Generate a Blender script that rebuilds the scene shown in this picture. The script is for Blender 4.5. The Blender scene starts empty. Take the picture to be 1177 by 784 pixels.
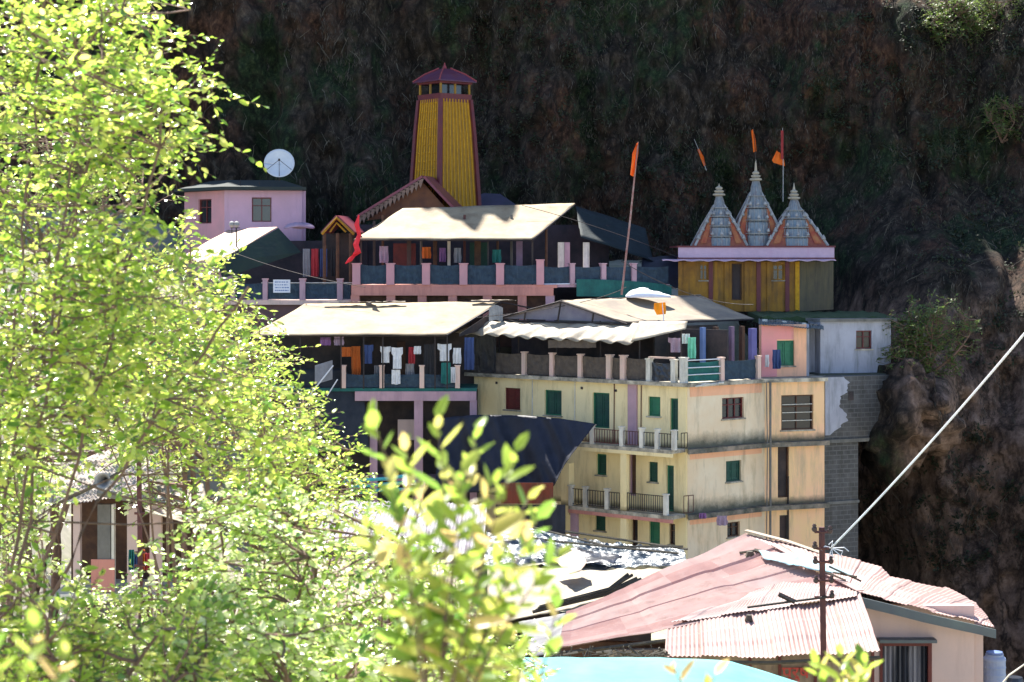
import bpy, math, random
import numpy as np
from mathutils import Vector, Matrix, noise
R = math.radians
random.seed(7)
rng = np.random.default_rng(7)
sc = bpy.context.scene
col = sc.collection

# ------------------------------------------------------------ camera, world, sun
FP, CX, HY = 2240.0, 588.5, 300.0          # focal length in photo pixels, centre column, horizon row
cam = bpy.data.cameras.new('camera'); camo = bpy.data.objects.new('camera', cam); col.objects.link(camo)
camo.location = (0, 0, 0); camo.rotation_euler = (R(90), 0, 0)
cam.sensor_width = 36; cam.lens = FP / 1177 * 36
cam.shift_y = -(392 - HY) / 1177
cam.clip_start = 0.3; cam.clip_end = 600
cam.dof.use_dof = True; cam.dof.focus_distance = 80; cam.dof.aperture_fstop = 7.0
sc.camera = camo

SUN_EL, SUN_AZ = 55.0, -22.0               # azimuth from +Y (away from the camera), negative = to the left
w = bpy.data.worlds.new("World"); sc.world = w; w.use_nodes = True
nt = w.node_tree; bg = nt.nodes['Background']
sky = nt.nodes.new('ShaderNodeTexSky'); sky.sky_type = 'NISHITA'; sky.sun_disc = False
sky.sun_elevation = R(SUN_EL); sky.sun_rotation = R(SUN_AZ); sky.altitude = 2500; sky.dust_density = 2.0; sky.ozone_density = .4; sky.air_density = .8
nt.links.new(sky.outputs[0], bg.inputs[0]); bg.inputs[1].default_value = 0.13
sl = bpy.data.lights.new('sun', 'SUN'); sl.energy = 5.0; sl.angle = R(0.5); sl.color = (1.0, .955, .88)
so = bpy.data.objects.new('sun', sl); col.objects.link(so)
sdir = Vector((math.sin(R(SUN_AZ)) * math.cos(R(SUN_EL)), math.cos(R(SUN_AZ)) * math.cos(R(SUN_EL)), math.sin(R(SUN_EL))))
so.rotation_euler = sdir.to_track_quat('Z', 'Y').to_euler(); so.location = (0, 60, 60)
sc.view_settings.view_transform = 'Standard'; sc.view_settings.look = 'None'
sc.view_settings.exposure = 1.75; sc.view_settings.gamma = 1.0

# ------------------------------------------------------------ helpers
def P(px, py, Y):
    return Vector(((px - CX) / FP * Y, Y, (HY - py) / FP * Y))

class Fr:
    """upright plane through plan points A and B; a runs along it, d outward (towards the viewer), z up"""
    def __init__(s, A, B):
        s.A = Vector(A[:2]); s.B = Vector(B[:2]); s.L = (s.B - s.A).length
        s.u = (s.B - s.A) / s.L
        n = Vector((s.u.y, -s.u.x))
        if n.dot(-s.A) < 0: n = -n
        s.n = n
    def w(s, a, d, z):
        p = s.A + s.u * a + s.n * d
        return Vector((p.x, p.y, z))
    def hit(s, px, py, d=0.0):
        k = (px - CX) / FP
        Y = (d + s.n.dot(s.A)) / (s.n.x * k + s.n.y)
        p = Vector((k * Y, Y))
        return (p - s.A).dot(s.u), (HY - py) / FP * Y
    def a(s, px, d=0.0): return s.hit(px, HY, d)[0]
    def off(s, d, e=0.0):
        return Fr(s.A + s.n * d - s.u * e, s.B + s.n * d + s.u * e)

def xy(px, Y): return Vector(((px - CX) / FP * Y, Y))

class MB:
    def __init__(s): s.v = []; s.f = []
    def add(s, vs, fs):
        o = len(s.v); s.v += [Vector(v) for v in vs]; s.f += [tuple(i + o for i in f) for f in fs]; return s
    def box(s, fr, a0, a1, d0, d1, z0, z1):
        vs = [fr.w(a, d, z) for z in (z0, z1) for a, d in ((a0, d0), (a1, d0), (a1, d1), (a0, d1))]
        return s.add(vs, [(0, 1, 2, 3), (4, 5, 6, 7), (0, 1, 5, 4), (1, 2, 6, 5), (2, 3, 7, 6), (3, 0, 4, 7)])
    def prism(s, pts, z0, z1):
        n = len(pts)
        vs = [(p[0], p[1], z0) for p in pts] + [(p[0], p[1], z1) for p in pts]
        fs = [tuple(range(n)), tuple(range(n, 2 * n))] + [(i, (i + 1) % n, (i + 1) % n + n, i + n) for i in range(n)]
        return s.add(vs, fs)
    def hull(s, bot, top):
        n = len(bot)
        return s.add(list(bot) + list(top), [tuple(range(n)), tuple(range(n, 2 * n))] + [(i, (i + 1) % n, (i + 1) % n + n, i + n) for i in range(n)])
    def tube(s, pts, r, n=6, cap=True):
        pts = [Vector(p) for p in pts]
        rs = r if isinstance(r, (list, tuple)) else [r] * len(pts)
        rings = []
        for i, p in enumerate(pts):
            t = (pts[min(i + 1, len(pts) - 1)] - pts[max(i - 1, 0)])
            if t.length < 1e-9: t = Vector((0, 0, 1))
            t.normalize()
            ref = Vector((0, 0, 1)) if abs(t.z) < .9 else Vector((1, 0, 0))
            x = t.cross(ref).normalized(); y = t.cross(x)
            rings.append([p + (x * math.cos(2 * math.pi * k / n) + y * math.sin(2 * math.pi * k / n)) * rs[i] for k in range(n)])
        vs = [q for rg in rings for q in rg]
        fs = [(i * n + k, i * n + (k + 1) % n, (i + 1) * n + (k + 1) % n, (i + 1) * n + k) for i in range(len(pts) - 1) for k in range(n)]
        if cap: fs += [tuple(range(n)), tuple(range((len(pts) - 1) * n, len(pts) * n))]
        return s.add(vs, fs)
    def lathe(s, c, prof, n=12):
        vs = [(c[0] + r * math.cos(2 * math.pi * k / n), c[1] + r * math.sin(2 * math.pi * k / n), c[2] + z) for z, r in prof for k in range(n)]
        fs = [(i * n + k, i * n + (k + 1) % n, (i + 1) * n + (k + 1) % n, (i + 1) * n + k) for i in range(len(prof) - 1) for k in range(n)]
        fs += [tuple(range(n)), tuple(range((len(prof) - 1) * n, len(prof) * n))]
        return s.add(vs, fs)
    def grid(s, G, th=0.0, tdir=None):
        """G: rows of points; a sheet, given thickness th along its normals (or tdir)"""
        m, n = len(G), len(G[0])
        vs = [Vector(p) for row in G for p in row]
        q = [(i * n + j, i * n + j + 1, (i + 1) * n + j + 1, (i + 1) * n + j) for i in range(m - 1) for j in range(n - 1)]
        if th:
            N = []
            for i in range(m):
                for j in range(n):
                    if tdir is not None: N.append(Vector(tdir)); continue
                    du = vs[min(i + 1, m - 1) * n + j] - vs[max(i - 1, 0) * n + j]
                    dv = vs[i * n + min(j + 1, n - 1)] - vs[i * n + max(j - 1, 0)]
                    x = du.cross(dv); N.append(x.normalized() if x.length > 1e-9 else Vector((0, 0, 1)))
            o = m * n
            vs = vs + [v - k * th for v, k in zip(vs, N)]
            q2 = [tuple(o + i for i in reversed(f)) for f in q]
            b = [i for i in range(n)] + [i * n + n - 1 for i in range(1, m)] + [(m - 1) * n + j for j in range(n - 2, -1, -1)] + [i * n for i in range(m - 2, 0, -1)]
            q3 = [(b[k], b[(k + 1) % len(b)], b[(k + 1) % len(b)] + o, b[k] + o) for k in range(len(b))]
            q = q + q2 + q3
        return s.add(vs, q)
    def build(s, name, mat, parent=None, smooth=False, label=None):
        off = Vector((0, 0, 0)); p = parent
        while p is not None: off += p.location; p = p.parent
        me = bpy.data.meshes.new(name)
        if parent is None and s.v:
            a = np.array([tuple(v) for v in s.v]); c = (a.min(0) + a.max(0)) / 2
            off = Vector((c[0], c[1], a[:, 2].min()))
        me.from_pydata([tuple(v - off) for v in s.v], [], s.f); me.update()
        import bmesh
        bm = bmesh.new(); bm.from_mesh(me); bmesh.ops.recalc_face_normals(bm, faces=bm.faces); bm.to_mesh(me); bm.free()
        if smooth: me.polygons.foreach_set('use_smooth', [True] * len(me.polygons))
        for m in (mat if isinstance(mat, list) else [mat]): me.materials.append(m)
        o = bpy.data.objects.new(name, me); col.objects.link(o)
        if parent is None: o.location = off
        else: o.parent = parent
        if label: o['label'] = label
        return o

def thing(name, label, cat, loc, group=None):
    o = bpy.data.objects.new(name, None); col.objects.link(o); o.location = loc
    o.empty_display_size = .2
    o['label'] = label; o['category'] = cat
    if group: o['group'] = group
    return o
def tag(o, label=None, cat=None, group=None, kind=None):
    if label: o['label'] = label
    if cat: o['category'] = cat
    if group: o['group'] = group
    if kind: o['kind'] = kind
    return o

# ------------------------------------------------------------ materials
MATS = {}
def mat(name, c, c2=None, nscale=2.0, rough=.8, bump=.15, bscale=None, dirt=None, damt=.5, dstretch=(2.2, 2.2, .35), metal=0.0, spec=.3, trans=None, lo=.35, hi=.65, dscale=1.0, brick=None, extra=None):
    if name in MATS: return MATS[name]
    m = bpy.data.materials.new(name); MATS[name] = m; m.use_nodes = True
    t = m.node_tree; N = t.nodes; L = t.links; b = N['Principled BSDF']
    b.inputs['Roughness'].default_value = rough; b.inputs['Metallic'].default_value = metal
    b.inputs['Specular IOR Level'].default_value = spec
    tc = N.new('ShaderNodeTexCoord')
    n1 = N.new('ShaderNodeTexNoise'); n1.inputs['Scale'].default_value = nscale; n1.inputs['Detail'].default_value = 8; n1.inputs['Roughness'].default_value = .65
    L.new(tc.outputs['Object'], n1.inputs['Vector'])
    rp = N.new('ShaderNodeMapRange'); rp.inputs[1].default_value = lo; rp.inputs[2].default_value = hi
    L.new(n1.outputs[0], rp.inputs[0])
    mx = N.new('ShaderNodeMix'); mx.data_type = 'RGBA'
    c2 = c2 or tuple(x * .8 for x in c)
    mx.inputs['A'].default_value = (*c, 1); mx.inputs['B'].default_value = (*c2, 1)
    L.new(rp.outputs[0], mx.inputs['Factor'])
    out = mx.outputs['Result']
    hgt = n1.outputs[0]
    if brick:
        mp0 = N.new('ShaderNodeMapping'); mp0.inputs['Rotation'].default_value = (R(90), 0, 0)
        sx = N.new('ShaderNodeSeparateXYZ'); L.new(tc.outputs['Object'], sx.inputs[0])
        ad = N.new('ShaderNodeMath'); ad.operation = 'ADD'; L.new(sx.outputs[0], ad.inputs[0]); L.new(sx.outputs[1], ad.inputs[1])
        cb = N.new('ShaderNodeCombineXYZ'); L.new(ad.outputs[0], cb.inputs[0]); L.new(sx.outputs[2], cb.inputs[1])
        bt = N.new('ShaderNodeTexBrick'); L.new(cb.outputs[0], bt.inputs[0])
        bt.inputs['Scale'].default_value = 1.0; bt.inputs['Brick Width'].default_value = brick[0]; bt.inputs['Row Height'].default_value = brick[1]
        bt.inputs['Mortar Size'].default_value = brick[2]; bt.inputs['Mortar'].default_value = (*brick[3], 1)
        L.new(out, bt.inputs['Color1'])
        dk = N.new('ShaderNodeMix'); dk.data_type = 'RGBA'; dk.inputs['Factor'].default_value = .35; L.new(out, dk.inputs['A']); dk.inputs['B'].default_value = (*brick[4], 1)
        L.new(dk.outputs['Result'], bt.inputs['Color2'])
        out = bt.outputs['Color']
    if dirt:
        mp = N.new('ShaderNodeMapping'); mp.inputs['Scale'].default_value = dstretch; L.new(tc.outputs['Object'], mp.inputs[0])
        n2 = N.new('ShaderNodeTexNoise'); n2.inputs['Scale'].default_value = dscale; n2.inputs['Detail'].default_value = 9; n2.inputs['Roughness'].default_value = .7
        L.new(mp.outputs[0], n2.inputs['Vector'])
        r2 = N.new('ShaderNodeMapRange'); r2.inputs[1].default_value = 1 - .5 - damt * .3 + .12; r2.inputs[2].default_value = 1 - .5 - damt * .3 + .32; r2.inputs[4].default_value = min(1, .35 + damt * .6)
        L.new(n2.outputs[0], r2.inputs[0])
        m2 = N.new('ShaderNodeMix'); m2.data_type = 'RGBA'; L.new(r2.outputs[0], m2.inputs['Factor']); L.new(out, m2.inputs['A']); m2.inputs['B'].default_value = (*dirt, 1)
        out = m2.outputs['Result']
    L.new(out, b.inputs['Base Color'])
    if bump:
        nb = N.new('ShaderNodeTexNoise'); nb.inputs['Scale'].default_value = bscale or nscale * 4; nb.inputs['Detail'].default_value = 6
        L.new(tc.outputs['Object'], nb.inputs['Vector'])
        bp = N.new('ShaderNodeBump'); bp.inputs['Strength'].default_value = bump; bp.inputs['Distance'].default_value = .05
        L.new(nb.outputs[0], bp.inputs['Height']); L.new(bp.outputs[0], b.inputs['Normal'])
    if trans:
        tr = N.new('ShaderNodeBsdfTranslucent'); L.new(out, tr.inputs[0]); ms = N.new('ShaderNodeMixShader'); ms.inputs[0].default_value = trans
        L.new(b.outputs[0], ms.inputs[1]); L.new(tr.outputs[0], ms.inputs[2]); L.new(ms.outputs[0], N['Material Output'].inputs[0])
    return m

GR = (.13, .12, .09)      # mould stain
M_cream = mat('cream_plaster', (.86, .71, .39), (.80, .64, .34), .7, dirt=(.34, .26, .14), damt=.38)
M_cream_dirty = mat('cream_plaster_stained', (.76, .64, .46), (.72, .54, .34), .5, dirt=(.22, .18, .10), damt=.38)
M_peach = mat('peach_plaster', (.88, .52, .31), (.84, .56, .27), .6, dirt=(.35, .3, .2), damt=.45)
M_gyp = mat('pale_grey_plaster', (.60, .56, .47), (.52, .50, .40), .5, dirt=(.22, .20, .13), damt=.5)
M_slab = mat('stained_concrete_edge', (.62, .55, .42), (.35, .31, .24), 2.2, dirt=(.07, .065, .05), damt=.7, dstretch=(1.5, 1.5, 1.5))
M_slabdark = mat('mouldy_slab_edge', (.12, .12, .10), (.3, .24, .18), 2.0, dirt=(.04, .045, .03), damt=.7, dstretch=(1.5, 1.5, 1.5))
M_postp = mat('pale_pink_concrete', (.70, .47, .40), (.60, .45, .36), 2, dirt=(.3, .25, .2), damt=.4)
M_postw = mat('whitewashed_concrete', (.72, .68, .58), (.55, .52, .45), 2, dirt=(.2, .18, .14), damt=.45)
M_pink = mat('pink_paint', (.56, .27, .29), (.46, .25, .27), 1, dirt=(.35, .2, .2), damt=.35)
M_salmon = mat('salmon_paint', (.60, .26, .20), (.48, .21, .17), 1, dirt=(.3, .12, .1), damt=.4)
M_housepink = mat('mauve_pink_wall', (.50, .32, .42), (.44, .29, .37), .8, dirt=(.3, .2, .25), damt=.3)
M_lilac = mat('lilac_pink_paint', (.48, .30, .34), (.38, .25, .28), 1, dirt=(.25, .16, .2), damt=.45)
M_hutpink = mat('rose_plaster', (.78, .30, .30), (.70, .30, .28), 1, dirt=(.3, .15, .12), damt=.3)
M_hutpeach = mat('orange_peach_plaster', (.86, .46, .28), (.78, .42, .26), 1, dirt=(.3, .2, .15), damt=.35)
M_whitewall = mat('blue_white_plaster', (.40, .40, .45), (.32, .32, .36), .8, dirt=(.12, .13, .12), damt=.5)
M_brick = mat('grey_stone_blocks', (.12, .115, .11), (.06, .058, .055), 1.5, bump=.4, dirt=(.06, .055, .045), damt=.5, brick=(.5, .2, .02, (.13, .125, .12), (.05, .048, .045)))
M_cement = mat('cement_render', (.20, .19, .17), (.11, .105, .095), .9, bump=.3, dirt=(.05, .05, .04), damt=.5)
M_green = mat('green_paint', (.025, .17, .085), (.02, .12, .07), 3, rough=.5, bump=.05)
M_greend = mat('dark_green_paint', (.015, .075, .05), (.012, .05, .04), 3, rough=.5, bump=.05)
M_maroon = mat('maroon_paint', (.14, .025, .022), (.09, .02, .02), 3, rough=.5, bump=.05)
M_brownw = mat('brown_timber', (.11, .055, .03), (.06, .03, .02), 3, rough=.7)
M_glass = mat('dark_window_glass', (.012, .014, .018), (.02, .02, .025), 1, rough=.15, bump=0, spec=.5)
M_dark = mat('dark_interior_shade', (.03, .028, .03), (.075, .055, .05), 1.2, rough=.95)  # near-black base colour stands in for shade in openings and under canopies
M_tin = mat('sun_bleached_tin', (.72, .66, .52), (.60, .52, .38), .5, rough=.5, bump=.1, dirt=(.30, .18, .10), damt=.28, dstretch=(.9, .9, .9), metal=.1)
M_cloth = mat('cream_tarpaulin', (.34, .27, .17), (.26, .19, .11), .9, rough=.75, bump=.25, dirt=(.14, .09, .05), damt=.48, dstretch=(.8, .8, .8))
M_whitetarp = mat('white_tarpaulin', (.38, .33, .25), (.28, .23, .16), .9, rough=.65, bump=.3, dirt=(.15, .10, .06), damt=.45, dstretch=(1, 1, 1))
M_tentroof = mat('tan_tent_roof', (.32, .25, .17), (.19, .155, .12), .9, rough=.75, bump=.15, dirt=(.16, .13, .11), damt=.45, dstretch=(.5, .5, 2))
M_pinktin = mat('faded_red_tin', (.42, .265, .23), (.43, .30, .26), 1.1, rough=.55, bump=.08, dirt=(.48, .37, .33), damt=.5, dstretch=(1.2, .5, .5))
M_pinktin2 = mat('pale_pink_tin', (.38, .26, .23), (.32, .20, .17), .6, rough=.5, bump=.06, dirt=(.30, .17, .12), damt=.3, dstretch=(.6, 1.6, .6))
M_pinktin_b = mat('faded_red_tin_pale', (.46, .31, .27), (.42, .27, .23), 1.3, rough=.55, bump=.08, dirt=(.22, .12, .09), damt=.35)
M_pinktin_c = mat('faded_red_tin_deep', (.36, .20, .17), (.40, .24, .21), 1.3, rough=.55, bump=.08, dirt=(.45, .34, .30), damt=.4)
M_fascia = mat('grey_green_fascia', (.12, .15, .14), (.09, .10, .11), 1, rough=.6)
M_navy = mat('navy_tarpaulin', (.018, .021, .036), (.010, .012, .02), 1.5, rough=.55, bump=.3)
M_black = mat('black_plastic_sheet', (.015, .017, .025), (.03, .035, .045), 2, rough=.3, bump=.4, spec=.5)
M_silver = mat('crinkled_silver_sheet', (.22, .25, .26), (.09, .11, .12), 2.5, rough=.35, bump=.6, dirt=(.02, .024, .035), damt=.62, dstretch=(1.3, .8, .8), dscale=1.6, spec=.6)
M_turq = mat('turquoise_tarpaulin', (.09, .29, .30), (.14, .34, .34), .5, rough=.45, bump=.15)
M_tgreen = mat('teal_net', (.02, .13, .11), (.015, .08, .075), 2, rough=.8, bump=.3)
M_bnet = mat('blue_grey_net', (.035, .06, .085), (.02, .035, .055), 4, rough=.8, bump=.2, dirt=(.07, .10, .13), damt=.3, dstretch=(12, 12, 1))
M_brnet = mat('brown_grey_net', (.12, .095, .075), (.075, .06, .05), 4, rough=.9, bump=.2)
M_iron = mat('dark_iron', (.03, .028, .03), (.05, .035, .03), 5, rough=.6, metal=.4)
M_rust = mat('rusty_red_iron', (.13, .05, .04), (.08, .035, .035), 5, rough=.8, metal=.2)
M_yellow = mat('ochre_yellow_paint', (.34, .175, .010), (.24, .12, .010), 2, rough=.6, dirt=(.12, .07, .03), damt=.4)
M_towred = mat('dark_red_paint', (.15, .03, .03), (.10, .022, .03), 2, rough=.5)
M_roofred = mat('maroon_roof_tin', (.20, .045, .055), (.14, .035, .06), 1, rough=.4, bump=.1)
M_orange = mat('orange_cloth', (.85, .20, .02), (.75, .15, .02), 2, rough=.8, trans=.3)
M_saffron = mat('saffron_cloth', (.9, .42, .02), (.8, .35, .02), 2, rough=.8, trans=.3)
M_redcloth = mat('bright_red_cloth', (.75, .03, .04), (.6, .02, .03), 2, rough=.7)
M_shblue = mat('blue_grey_temple_paint', (.15, .21, .26), (.24, .26, .27), 5, rough=.7, dirt=(.14, .04, .03), damt=.42, dstretch=(3, 3, 1.5))
M_shwhite = mat('grey_white_temple_paint', (.36, .35, .33), (.2, .2, .2), 3, rough=.7)
M_shyellow = mat('temple_orange_boards', (.36, .17, .012), (.20, .09, .012), 1.2, rough=.6, dirt=(.08, .045, .02), damt=.5, dstretch=(4, 4, .5))
M_shred = mat('brick_red_temple_paint', (.22, .05, .045), (.30, .10, .05), 3, rough=.7)
M_parapet = mat('pale_pink_parapet', (.50, .36, .45), (.42, .30, .38), 2, dirt=(.4, .2, .3), damt=.2)
M_wallplain = mat('pinkish_beige_wall', (.60, .44, .38), (.52, .40, .36), .7, dirt=(.42, .30, .26), damt=.35)
M_bamboo = mat('weathered_bamboo', (.10, .085, .06), (.05, .045, .035), 4, rough=.8)
M_stone = mat('rough_stone', (.18, .16, .14), (.10, .09, .08), 3, bump=.5)
M_white = mat('off_white_paint', (.72, .72, .74), (.62, .62, .66), 1.5, rough=.6)
M_bluebar = mat('blue_plastic', (.10, .16, .34), (.16, .22, .40), 2, rough=.4)
M_bark = mat('reddish_brown_bark', (.22, .13, .09), (.12, .08, .06), 12, rough=.85, bump=.4)
M_grass = mat('short_green_grass', (.045, .075, .03), (.03, .05, .02), 3, rough=.9, bump=.5)

def leafmat(name, c1, c2, c3, trans=.55, tr_boost=1.0, rough=.4):
    m = bpy.data.materials.new(name); m.use_nodes = True; t = m.node_tree; N = t.nodes; L = t.links; b = N['Principled BSDF']
    at = N.new('ShaderNodeAttribute'); at.attribute_name = 'rnd'
    cr = N.new('ShaderNodeValToRGB'); e = cr.color_ramp.elements
    e[0].color = (*c1, 1); e[1].color = (*c3, 1); k = e.new(.5); k.color = (*c2, 1)
    L.new(at.outputs['Fac'], cr.inputs[0]); L.new(cr.outputs[0], b.inputs['Base Color'])
    b.inputs['Roughness'].default_value = rough; b.inputs['Specular IOR Level'].default_value = .5
    tr = N.new('ShaderNodeBsdfTranslucent'); hs = N.new('ShaderNodeHueSaturation'); hs.inputs['Value'].default_value = tr_boost; hs.inputs['Hue'].default_value = .49
    L.new(cr.outputs[0], hs.inputs['Color']); L.new(hs.outputs[0], tr.inputs[0])
    ms = N.new('ShaderNodeMixShader'); ms.inputs[0].default_value = trans
    L.new(b.outputs[0], ms.inputs[1]); L.new(tr.outputs[0], ms.inputs[2]); L.new(ms.outputs[0], N['Material Output'].inputs[0])
    return m
M_leaf = leafmat('spring_leaf', (.05, .12, .02), (.20, .31, .035), (.46, .47, .12), .56, 2.1, .2)
M_leaf2 = leafmat('pale_shrub_leaf', (.06, .14, .03), (.25, .36, .07), (.60, .62, .40), .56, 2.1, .2)
M_leafnear = leafmat('young_shoot_leaf', (.10, .19, .03), (.22, .31, .045), (.42, .31, .12), .58, 2.0, .3)
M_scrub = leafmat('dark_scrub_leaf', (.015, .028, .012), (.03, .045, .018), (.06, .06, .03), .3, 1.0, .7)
M_bushleaf = leafmat('cliff_bush_leaf', (.05, .10, .02), (.09, .15, .03), (.16, .21, .06), .45, 1.6, .5)

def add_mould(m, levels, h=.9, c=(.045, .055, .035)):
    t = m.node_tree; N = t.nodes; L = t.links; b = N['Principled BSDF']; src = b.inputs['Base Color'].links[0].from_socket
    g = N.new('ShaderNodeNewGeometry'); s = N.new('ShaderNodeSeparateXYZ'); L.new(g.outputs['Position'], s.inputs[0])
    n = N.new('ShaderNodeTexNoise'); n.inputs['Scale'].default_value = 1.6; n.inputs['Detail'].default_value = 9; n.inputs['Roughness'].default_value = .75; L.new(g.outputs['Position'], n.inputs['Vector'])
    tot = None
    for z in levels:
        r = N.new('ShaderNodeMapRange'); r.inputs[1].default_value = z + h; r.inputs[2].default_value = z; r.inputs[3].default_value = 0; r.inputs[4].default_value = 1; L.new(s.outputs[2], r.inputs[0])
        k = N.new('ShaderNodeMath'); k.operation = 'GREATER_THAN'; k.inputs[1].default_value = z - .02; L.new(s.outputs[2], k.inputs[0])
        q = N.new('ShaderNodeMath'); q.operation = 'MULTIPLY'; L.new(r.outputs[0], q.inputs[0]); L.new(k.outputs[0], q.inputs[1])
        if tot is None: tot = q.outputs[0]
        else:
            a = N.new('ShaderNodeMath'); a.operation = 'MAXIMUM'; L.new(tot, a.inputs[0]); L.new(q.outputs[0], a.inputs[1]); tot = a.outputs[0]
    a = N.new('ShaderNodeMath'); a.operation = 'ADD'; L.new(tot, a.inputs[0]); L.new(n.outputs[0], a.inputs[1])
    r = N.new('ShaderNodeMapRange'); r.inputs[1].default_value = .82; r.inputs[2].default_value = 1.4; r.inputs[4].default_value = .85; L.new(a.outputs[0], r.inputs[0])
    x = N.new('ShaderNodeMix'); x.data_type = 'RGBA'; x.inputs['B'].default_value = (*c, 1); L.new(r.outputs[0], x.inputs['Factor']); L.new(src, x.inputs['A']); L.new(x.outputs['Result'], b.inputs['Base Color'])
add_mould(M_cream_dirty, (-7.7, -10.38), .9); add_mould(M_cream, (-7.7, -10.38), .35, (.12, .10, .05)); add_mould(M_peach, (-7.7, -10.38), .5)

# ------------------------------------------------------------ terrain and cliff
def sst(x, a, b):
    t = max(0.0, min(1.0, (x - a) / (b - a))); return t * t * (3 - 2 * t)
GY = [(-8, -2.0), (0, -1.9), (5, -3.0), (10, -4.6), (20, -7.6), (30, -10.2), (45, -13.2), (84, -14.2), (87.5, -13.5), (92.5, -2.6), (100, -2.2), (104, -1.0), (130, 4)]
def ground(X, Y):
    for (a, za), (b, zb) in zip(GY, GY[1:]):
        if Y <= b:
            z = za + (zb - za) * max(0, (Y - a)) / (b - a); break
    else: z = GY[-1][1]
    if Y > 80: z = z + (-15.5 - z) * sst(X, 13.5, 16.5)
    z -= 12 * sst(X, 11, 15) * sst(Y, 49, 56)
    rise = sst(-X, 9, 24) * sst(Y, 30, 75) * (13 if Y < 88 else 13 - 10 * sst(Y, 86, 93))
    z += rise
    z += .5 * noise.noise(Vector((X * .25, Y * .25, 0))) + .15 * noise.noise(Vector((X, Y, 3)))
    return z

m_ground = mat('dry_hillside_soil', (.36, .32, .26), (.20, .20, .12), .6, rough=.95, bump=.6, dirt=(.30, .27, .21), damt=.4, dstretch=(.7, .7, .7))
g = MB(); ys = [-8 + i * 1.0 for i in range(0, 139)]; xs = [-90 + i * 1.5 for i in range(121)]
g.grid([[(x, y, ground(x, y)) for x in xs] for y in ys])
go = g.build('ground', m_ground, smooth=True); tag(go, kind='structure')

def fb(x, y, z, o=4):
    return noise.fractal(Vector((x, y, z)), .9, 2.1, o)
def crest(X):
    c = 30 + 4 * sst(X, -24, -16) + 18 * sst(X, -5.5, -2.0) - 10 * sst(X, 8, 12) - 6 * sst(X, 13, 16)
    return c + 1.2 * noise.noise(Vector((X * .35, 2, 0)))
def cliffY(X, Z):
    y = 107 + .22 * (Z + 5)
    y -= 15 * sst(X, 14.5, 21) * (1 - .75 * sst(Z, -3, 5)) + 3.5 * sst(X, 17, 27) * sst(Z, 4, 12)
    y -= 6.0 * sst(X, 23.0, 26.0) * (1 - sst(Z, -16, -4))
    y += .9 * max(0, Z - 14) * sst(X, 11, 17)
    y -= 11 * math.exp(-((X - 18.3) / 1.9) ** 2 - ((Z + 6.0) / 2.0) ** 2)
    y += 3.2 * fb(X * .06 + 3, Z * .06, 1.7, 2)
    y += 2.9 * fb(X * .22, Z * .07, 7.3, 3)
    y += 1.3 * abs(fb(X * .4, Z * .12, 17.3, 3)) 
    r = 1 - abs(fb(X * .30 + 9, Z * .16 + X * .08, 2.2, 4)); y += 1.1 * (r - .5)
    y += .55 * fb(X * 1.1, Z * .7, 4.4, 5) + .5 * abs(fb(X * .7 + 4, Z * .5 - X * .2, 9.4, 4))
    return y
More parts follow.
